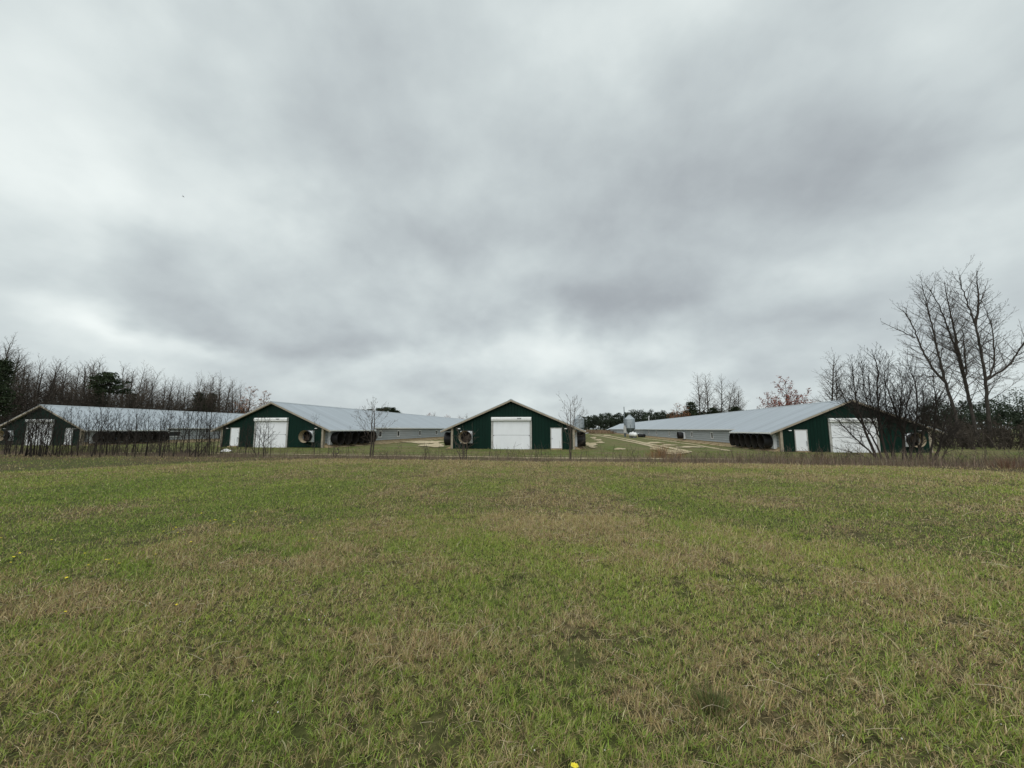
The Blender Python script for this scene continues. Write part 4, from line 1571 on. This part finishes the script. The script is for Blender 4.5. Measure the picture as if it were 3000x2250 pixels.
# dark tangle behind the weeds: thin leafless stems
def brambles():
    rng = np.random.default_rng(8)
    polys = []
    for i in range(2600):
        x = rng.uniform(-48, 34)
        dens = .25 + .75 * sstep(-18, -28, x) + .5 * sstep(6, 14, x)
        if rng.random() > dens:
            continue
        y = EDGE + .9 + abs(rng.normal(0, 1.0))
        L = rng.uniform(.35, 1.25) * (1.15 if x < -18 else .95)
        p = np.array([x, y, float(terrain(x, y)) - .05])
        d = np.array([rng.normal(0, .3), rng.normal(0, .2), 1.0])
        pts = [p]
        for s in range(4):
            d = d / np.linalg.norm(d) + rng.normal(0, .12, 3) + np.array([0, 0, -.05 * s])
            pts.append(pts[-1] + d / np.linalg.norm(d) * L / 4)
        pts = np.array(pts)
        polys.append((pts, np.linspace(.010, .005, 5)))
        for k in (2, 3):
            e = d * .3 + rng.normal(0, .6, 3)
            e /= np.linalg.norm(e)
            q = pts[k]
            polys.append((np.array([q, q + e * L * .12, q + e * L * .22 + (0, 0, L * .05), q + e * L * .3 + (0, 0, L * .08), q + e * L * .36 + (0, 0, L * .1)]), np.linspace(.006, .004, 5)))
    V, L, S = tubes_mesh(polys, 3)
    tag(np_mesh('brambles', V, L, S, M['twigdark']), 'dark leafless brambles tangled behind the weed strip', 'brambles', kind='stuff')


brambles()
# lawn grass beyond the weeds, up to the houses
strip_blades('lawn_grass', 90000, (-75, 55), (23.5, 39.5), lambda x, y, r: r.gamma(4, .022, len(x)), (.012, .026), [tuple(c * .57 for c in g) for g in GREEN] + [(.16, .13, .07)], 63, 'green grass growing in front of the houses', .4, cat='grass', mat='blades',
             keepf=lambda x, y: np.clip(1 - 1.2 * sstep(.55, .75, fbm(x * .4, y * .5, 17, 3)), .1, 1))
# far pale field beyond the sheds
strip_blades('far_dry_grass', 16000, (0, 90), (175, 260), lambda x, y, r: r.uniform(.9, 1.9, len(x)), (.10, .22), [(.20, .135, .085), (.25, .18, .115), (.15, .10, .065)], 64, 'pale brown tall grass in front of the far pines', .2, cat='grass')


def tuft(i, px, py, h, w, n, pal, label):
    rng = np.random.default_rng(700 + i)
    p = gp(px, py)
    m = n
    rr = np.abs(rng.normal(0, w * .35, m))
    aa = rng.random(m) * 2 * PI
    P = np.stack([np.cos(aa) * rr, np.sin(aa) * rr, np.full(m, -.03)], 1)
    H = h * rng.uniform(.45, 1.0, m)
    am = np.abs(rng.normal(.22, .16, m))
    lean = np.stack([np.cos(aa) * am, np.sin(aa) * am], 1)
    V, L, S, T = blades(P, H, rng.uniform(.006, .011, m), lean, .5, pick(pal, rng.integers(len(pal), size=m), rng), rng)
    o = np_mesh('grass_tuft', V, L, S, M['straw'], cols={'tint': T})
    o.location = p
    tag(o, label, 'grass tuft', 'tall dry grass tufts in the weed strip')


BROOM = [(.27, .155, .075), (.22, .12, .060), (.30, .20, .11)]
RED = [(.17, .085, .055), (.13, .075, .050), (.20, .13, .075)]
TUFTS = [(1941, 1350, 1.15, .55, 260, BROOM, 'tallest orange tuft of dry grass in front of the sandy drive'), (1964, 1350, .9, .55, 200, BROOM, 'orange dry tuft just right of the tallest one'), (1916, 1351, .75, .6, 180, BROOM, 'straw coloured tuft just left of the tallest orange one'),
         (1992, 1352, .7, .5, 150, BROOM, 'small orange tuft at the right end of the sandy drive'), (1932, 1338, .8, .5, 160, [(.05, .06, .03), (.07, .075, .04)], 'dark green bushy tuft behind the tallest orange tuft'),
         (2165, 1352, .95, .6, 220, WEED, 'brown dry tuft before the fan bay of the rightmost house'), (2225, 1353, .95, .8, 240, WEED, 'broad brown tuft before the corner of the rightmost fan bay'), (2280, 1356, .8, .7, 200, RED, 'reddish tuft before the left corner post of the rightmost house'),
         (2410, 1358, .9, .7, 240, RED, 'reddish tuft before the green wall left of the rightmost roller door'), (2335, 1357, .65, .6, 160, BROOM, 'tan tuft in front of the entry door of the rightmost house'), (2950, 1372, .7, .9, 200, RED, 'reddish brown tuft at the far right end of the weed strip'),
         (2083, 2075, .13, .22, 420, [(.10, .125, .042), (.14, .165, .055), (.20, .165, .08)], 'small dark green tuft alone in the near field turf')]
for i, t in enumerate(TUFTS):
    tuft(i, *t)


# undergrowth masses of the woods, and the far pine wood
def brush_mass(name, boxes, seed, label, size=.30, mat='brush', per=26, stem=1):
    """leafless undergrowth: many thin crossing stems and a scatter of small dead leaves"""
    rng = np.random.default_rng(seed)
    polys, tips = [], []
    for x0, x1, y0, y1, h, n in boxes:
        for _ in range(n):
            x, y = rng.uniform(x0, x1), rng.uniform(y0, y1)
            L = h * rng.uniform(.45, 1.05)
            p = np.array([x, y, float(terrain(x, y)) - .1])
            d = np.array([rng.normal(0, .25), rng.normal(0, .25), 1])
            pts = [p]
            for s in range(4):
                d = d / np.linalg.norm(d) + rng.normal(0, .16, 3)
                pts.append(pts[-1] + d / np.linalg.norm(d) * L / 4)
            pts = np.array(pts)
            r0 = .012 * h ** .5 * rng.uniform(.7, 1.5) * stem
            polys.append((pts, np.linspace(r0 * 2, r0, 5)))
            for k in (1, 2, 3, 4):
                for _ in range(3):
                    e = rng.normal(0, 1, 3) + (0, 0, .7)
                    e /= np.linalg.norm(e)
                    l = L * rng.uniform(.12, .32)
                    q = pts[k]
                    tw = np.array([q, q + e * l * .35, q + e * l * .6 + (0, 0, l * .06), q + e * l * .8 + (0, 0, l * .14), q + e * l + (0, 0, l * .24)])
                    polys.append((tw, np.full(5, r0 * .7)))
                    tips.append(tw[rng.integers(1, 5)])
    V, L, S = tubes_mesh(polys, 3)
    V2, L2, S2 = leaf_faces(tips, size, rng, max(1, per // 12), size)
    VV = np.concatenate([V, V2])
    LL = np.concatenate([L, L2 + len(V)])
    o = np_mesh(name, VV, LL, np.concatenate([S, S2]), M[mat])
    tag(o, label, 'undergrowth', kind='stuff')


brush_mass('undergrowth', [(-98, -84, 40, 120, 7.4, 900), (-114, -96, 30, 150, 9.0, 700), (-100, -82, 118, 215, 7.6, 600)], 71, 'dark leafless undergrowth filling the foot of the wood on the left', .16)
brush_mass('undergrowth', [(34.5, 52, 47, 60, 3.0, 280), (50, 75, 44, 62, 2.0, 150), (36, 90, 64, 110, 4.0, 280)], 72, 'dark leafless thicket behind the right end of the rightmost house', .10)
brush_mass('undergrowth', [(40, 60, 115, 150, 5.0, 200)], 73, 'low brush behind the long roof of the rightmost house', .2)


def far_wood(name, spans, seed, label, jit=4.5, lsize=1.0):
    """a far pine wood that reads as one mass: every pine with trunk and an open, tiered crown"""
    rng = np.random.default_rng(seed)
    polys, leaves = [], []
    for px0, px1, top0, top1, d0, d1, n in spans:
        for i in range(n):
            f = (i + rng.random()) / n
            px = px0 + (px1 - px0) * f
            top = top0 + (top1 - top0) * f + rng.normal(0, jit)
            dep = rng.uniform(d0, d1)
            P = at_depth(px, top, dep)
            z0 = -.45
            h = P[2] - z0
            polys.append((np.array([[P[0], P[1], z0 - .3], [P[0] + .1, P[1], z0 + h * .5], [P[0], P[1], z0 + h * .97]]), np.array([.22, .16, .06])))
            low = rng.uniform(.03, .5)
            nc = 30
            for c in range(nc):
                t = low + (1 - low) * rng.random() ** .8
                rad = h * .17 * (1.08 - t) ** .55 * rng.uniform(.3, 1.1)
                a = rng.random() * 6.28
                c0 = np.array([P[0] + math.cos(a) * rad, P[1] + math.sin(a) * rad, z0 + h * t])
                leaves.append(c0 + rng.normal(0, 1, (14, 3)) * np.array([.9, .9, .45]) * h / 17)
    V, L, S = tubes_mesh(polys, 4)
    sz = lsize * .5 * np.mean([s[4] for s in spans]) / 330
    V2, L2, S2 = leaf_faces(np.concatenate(leaves), sz, rng, 1, 0)
    VV = np.concatenate([V, V2])
    LL = np.concatenate([L, L2 + len(V)])
    o = np_mesh(name, VV, LL, np.concatenate([S, S2]), M['needlefar'])
    tag(o, label, 'pine wood', kind='stuff')


far_wood('far_pine_wood', [(1690, 1840, 1222, 1213, 330, 380, 42), (1830, 2000, 1206, 1211, 300, 360, 44), (1990, 2200, 1206, 1206, 260, 320, 40), (1700, 2000, 1232, 1228, 310, 330, 50)], 81, 'dark pine wood closing the view beyond the sheds in the centre')
far_wood('far_pine_wood', [(2690, 3120, 1182, 1166, 105, 140, 44), (2690, 3120, 1222, 1200, 85, 105, 30)], 82, 'dark evergreen wood behind the tall bare trees at the right edge', 15, 1.5)
far_wood('far_pine_wood', [(2190, 2420, 1204, 1190, 230, 260, 22)], 83, 'dark pines showing low behind the roof of the rightmost house')

# ------------------------------------------------------------------ small things
def dandelion_proto():
    r = empty('dandelion', (0, 0, 0))
    k = MB()
    n = 14
    vs, fs = [], []
    for ring, (r0, z) in enumerate(((.005, .066), (.013, .073), (.0185, .069))):
        for i in range(n):
            a = 2 * PI * i / n + ring * .1
            rr = r0 * (1 + (.12 if i % 2 else -.08))
            vs.append((rr * math.cos(a), rr * math.sin(a), z + (.003 if i % 2 else 0)))
    for g in (0, 1):
        fs += [(g * n + i, g * n + (i + 1) % n, (g + 1) * n + (i + 1) % n, (g + 1) * n + i) for i in range(n)]
    fs += [tuple(range(n))[::-1]]
    vs.append((0, 0, .058))
    fs += [(2 * n + i, 2 * n + (i + 1) % n, 3 * n) for i in range(n)]
    k.add(vs, fs)
    k.build('flower_head', M['yellow'], r)
    MB().tube((0, 0, 0), (.003, 0, .060), .0024, n=5).build('stem', M['stalk'], r)
    return r


DAND = [(0, 1584), (28, 1656), (57, 1630), (148, 1591), (245, 1630), (258, 1667), (310, 1648), (320, 1649), (350, 1660), (197, 1705), (453, 1632), (557, 1597), (517, 1782), (187, 1804), (627, 1530), (630, 1531), (615, 1532), (683, 1535), (671, 1548), (703, 1571),
        (512, 1554), (507, 1559), (480, 1565), (522, 1568), (537, 1573), (836, 1510), (881, 1540), (964, 1547), (988, 1530), (916, 1589), (876, 1593), (961, 1414), (590, 1510), (748, 1506), (38, 1642)]
dp = dandelion_proto()
rr = random.Random(9)
SPECIAL = {28: 'large yellow dandelion low at the left edge, nearest of its small cluster', 517: 'lone yellow dandelion below the drier band left of the middle', 187: 'lowest yellow dandelion on the left side of the field', 961: 'farthest tiny yellow dandelion, out on the green part of the field'}
for i, (px, py) in enumerate(DAND + [(1682, 2296)]):
    o = dp if i == 0 else copy_tree(dp)
    p = gp(px, py)
    o.location = p
    s = rr.uniform(.52, .8)
    o.scale = (s, s, s)
    o.rotation_euler = (rr.uniform(-.25, .25), rr.uniform(-.25, .25), rr.random() * 6)
    lab = SPECIAL.get(px, 'small yellow dandelion scattered in the grass on the left side of the field')
    if py > 2260:
        o.scale = (1, 1, 1)
        lab = 'yellow dandelion at the very bottom of the view, alone and nearest'
    tag(o, lab, 'dandelion', 'yellow dandelions in the field')


WHITE = [(95, 1479), (335, 1550), (148, 1740), (124, 1665), (143, 1666), (270, 1664), (215, 1706), (148, 1725), (45, 1707), (25, 1726), (418, 1720), (440, 1759), (495, 1773), (440, 1758), (428, 1766), (578, 1764), (528, 1823), (679, 1810), (725, 1825),
         (952, 1795), (905, 1809), (878, 1759), (856, 1716), (530, 1812), (904, 1810), (966, 1834), (735, 1876), (816, 2051), (817, 2083), (739, 2050), (755, 2081), (1566, 2195), (1770, 2193), (1352, 1822), (2107, 1690), (2133, 1691), (2380, 1643), (2485, 1636), (2511, 1644), (2526, 1660), (2752, 1698),
         (2690, 1899), (2682, 1935), (2712, 1891), (2472, 2149), (2932, 2115), (2643, 2160), (2046, 1650), (2204, 1455), (2396, 1912), (1181, 1598), (1226, 1610), (1302, 1605), (2399, 1791), (2218, 1779)]


def white_flower():
    r = empty('white_flower', (0, 0, 0))
    k = MB()
    k.lathe([(.001, .036), (.006, .038), (.0095, .042), (.007, .050), (.001, .053)], (0, 0, 0), (0, 0, 1), 9)
    k.build('flower_head', M['litter'], r)
    MB().tube((0, 0, 0), (.002, 0, .037), .0018, n=5).build('stem', M['stalk'], r)
    return r


wf_ = white_flower()
for i, (px, py) in enumerate(WHITE):
    o = wf_ if i == 0 else copy_tree(wf_)
    o.location = gp(px, py + 14)
    o.scale = (rr.uniform(.32, .5),) * 3
    o.rotation_euler = (rr.uniform(-.3, .3), rr.uniform(-.3, .3), rr.random() * 6)
    tag(o, 'tiny white flower head low in the field grass', 'flower', 'tiny white flowers in the field')


def litter_bag():
    p = gp(661, 1332)
    m = MB()
    rng = np.random.default_rng(3)
    n, k = 12, 6
    vs, fs = [], []
    for j in range(k):
        t = j / (k - 1)
        for i in range(n):
            a = 2 * PI * i / n
            r = (.30 * math.sin(PI * min(.98, .12 + .86 * (1 - t) * .6 + .05)) + .02) * (1 - t * .75) * rng.uniform(.8, 1.2)
            vs.append((r * 1.7 * math.cos(a), r * math.sin(a), .20 * t))
    for j in range(k - 1):
        fs += [(j * n + i, j * n + (i + 1) % n, (j + 1) * n + (i + 1) % n, (j + 1) * n + i) for i in range(n)]
    fs += [tuple(range((k - 1) * n, k * n))]
    m.add(vs, fs)
    o = m.build('litter_bag', M['litter'])
    o.location = p + np.array([0, 0, .16])
    tag(o, 'crumpled white bag lying in the weeds before the second house', 'litter')


litter_bag()


def brush_pile():
    p = gp(543, 1333)
    rng = np.random.default_rng(12)
    polys = []
    for _ in range(170):
        c = np.array([rng.normal(0, .55), rng.normal(0, .25), abs(rng.normal(.1, .16))])
        d = rng.normal(0, 1, 3) * (1, .6, .35)
        d /= np.linalg.norm(d)
        l = rng.uniform(.25, .6)
        polys.append((np.array([c - d * l, c + rng.normal(0, .05, 3), c + d * l]), np.array([.016, .014, .008])))
    V, L, S = tubes_mesh(polys, 4)
    o = np_mesh('brush_pile', V, L, S, M['twigdark'])
    o.location = p
    tag(o, 'low dark pile of cut branches at the foot of the saplings', 'brush pile')


brush_pile()


def bird():
    p = at_depth(537, 576, 60)
    m = MB()
    m.lathe([(.001, -.22), (.05, -.12), (.07, .02), (.045, .14), (.035, .19), (.001, .25)], (0, 0, 0), (1, .1, 0), 10)
    for sg in (-1, 1):
        vs = [(.08, sg * .05, .02), (-.08, sg * .05, .02), (-.03, sg * .34, .10), (.09, sg * .32, .11), (-.10, sg * .62, .05), (-.05, sg * .60, .06)]
        vs += [(a, b, c - .012) for a, b, c in vs]
        fs = [(0, 1, 2, 3), (3, 2, 4, 5), (6, 9, 8, 7), (9, 11, 10, 8), (0, 3, 9, 6), (3, 5, 11, 9), (1, 7, 8, 2), (2, 8, 10, 4), (4, 10, 11, 5), (0, 6, 7, 1)]
        m.add(vs, fs)
    m.add([(-.20, -.03, 0), (-.20, .03, 0), (-.36, .07, .0), (-.36, -.07, .0), (-.2, 0, -.02), (-.36, 0, -.015)], [(0, 1, 2, 3), (0, 4, 1), (1, 4, 5, 2), (0, 3, 5, 4), (3, 2, 5)])
    o = m.build('bird', M['black'])
    o.location = p
    o.rotation_euler = (0, 0, .5)
    o.scale = (.55, .55, .55)
    tag(o, 'tiny dark bird flying high in the cloudy sky', 'bird')


bird()
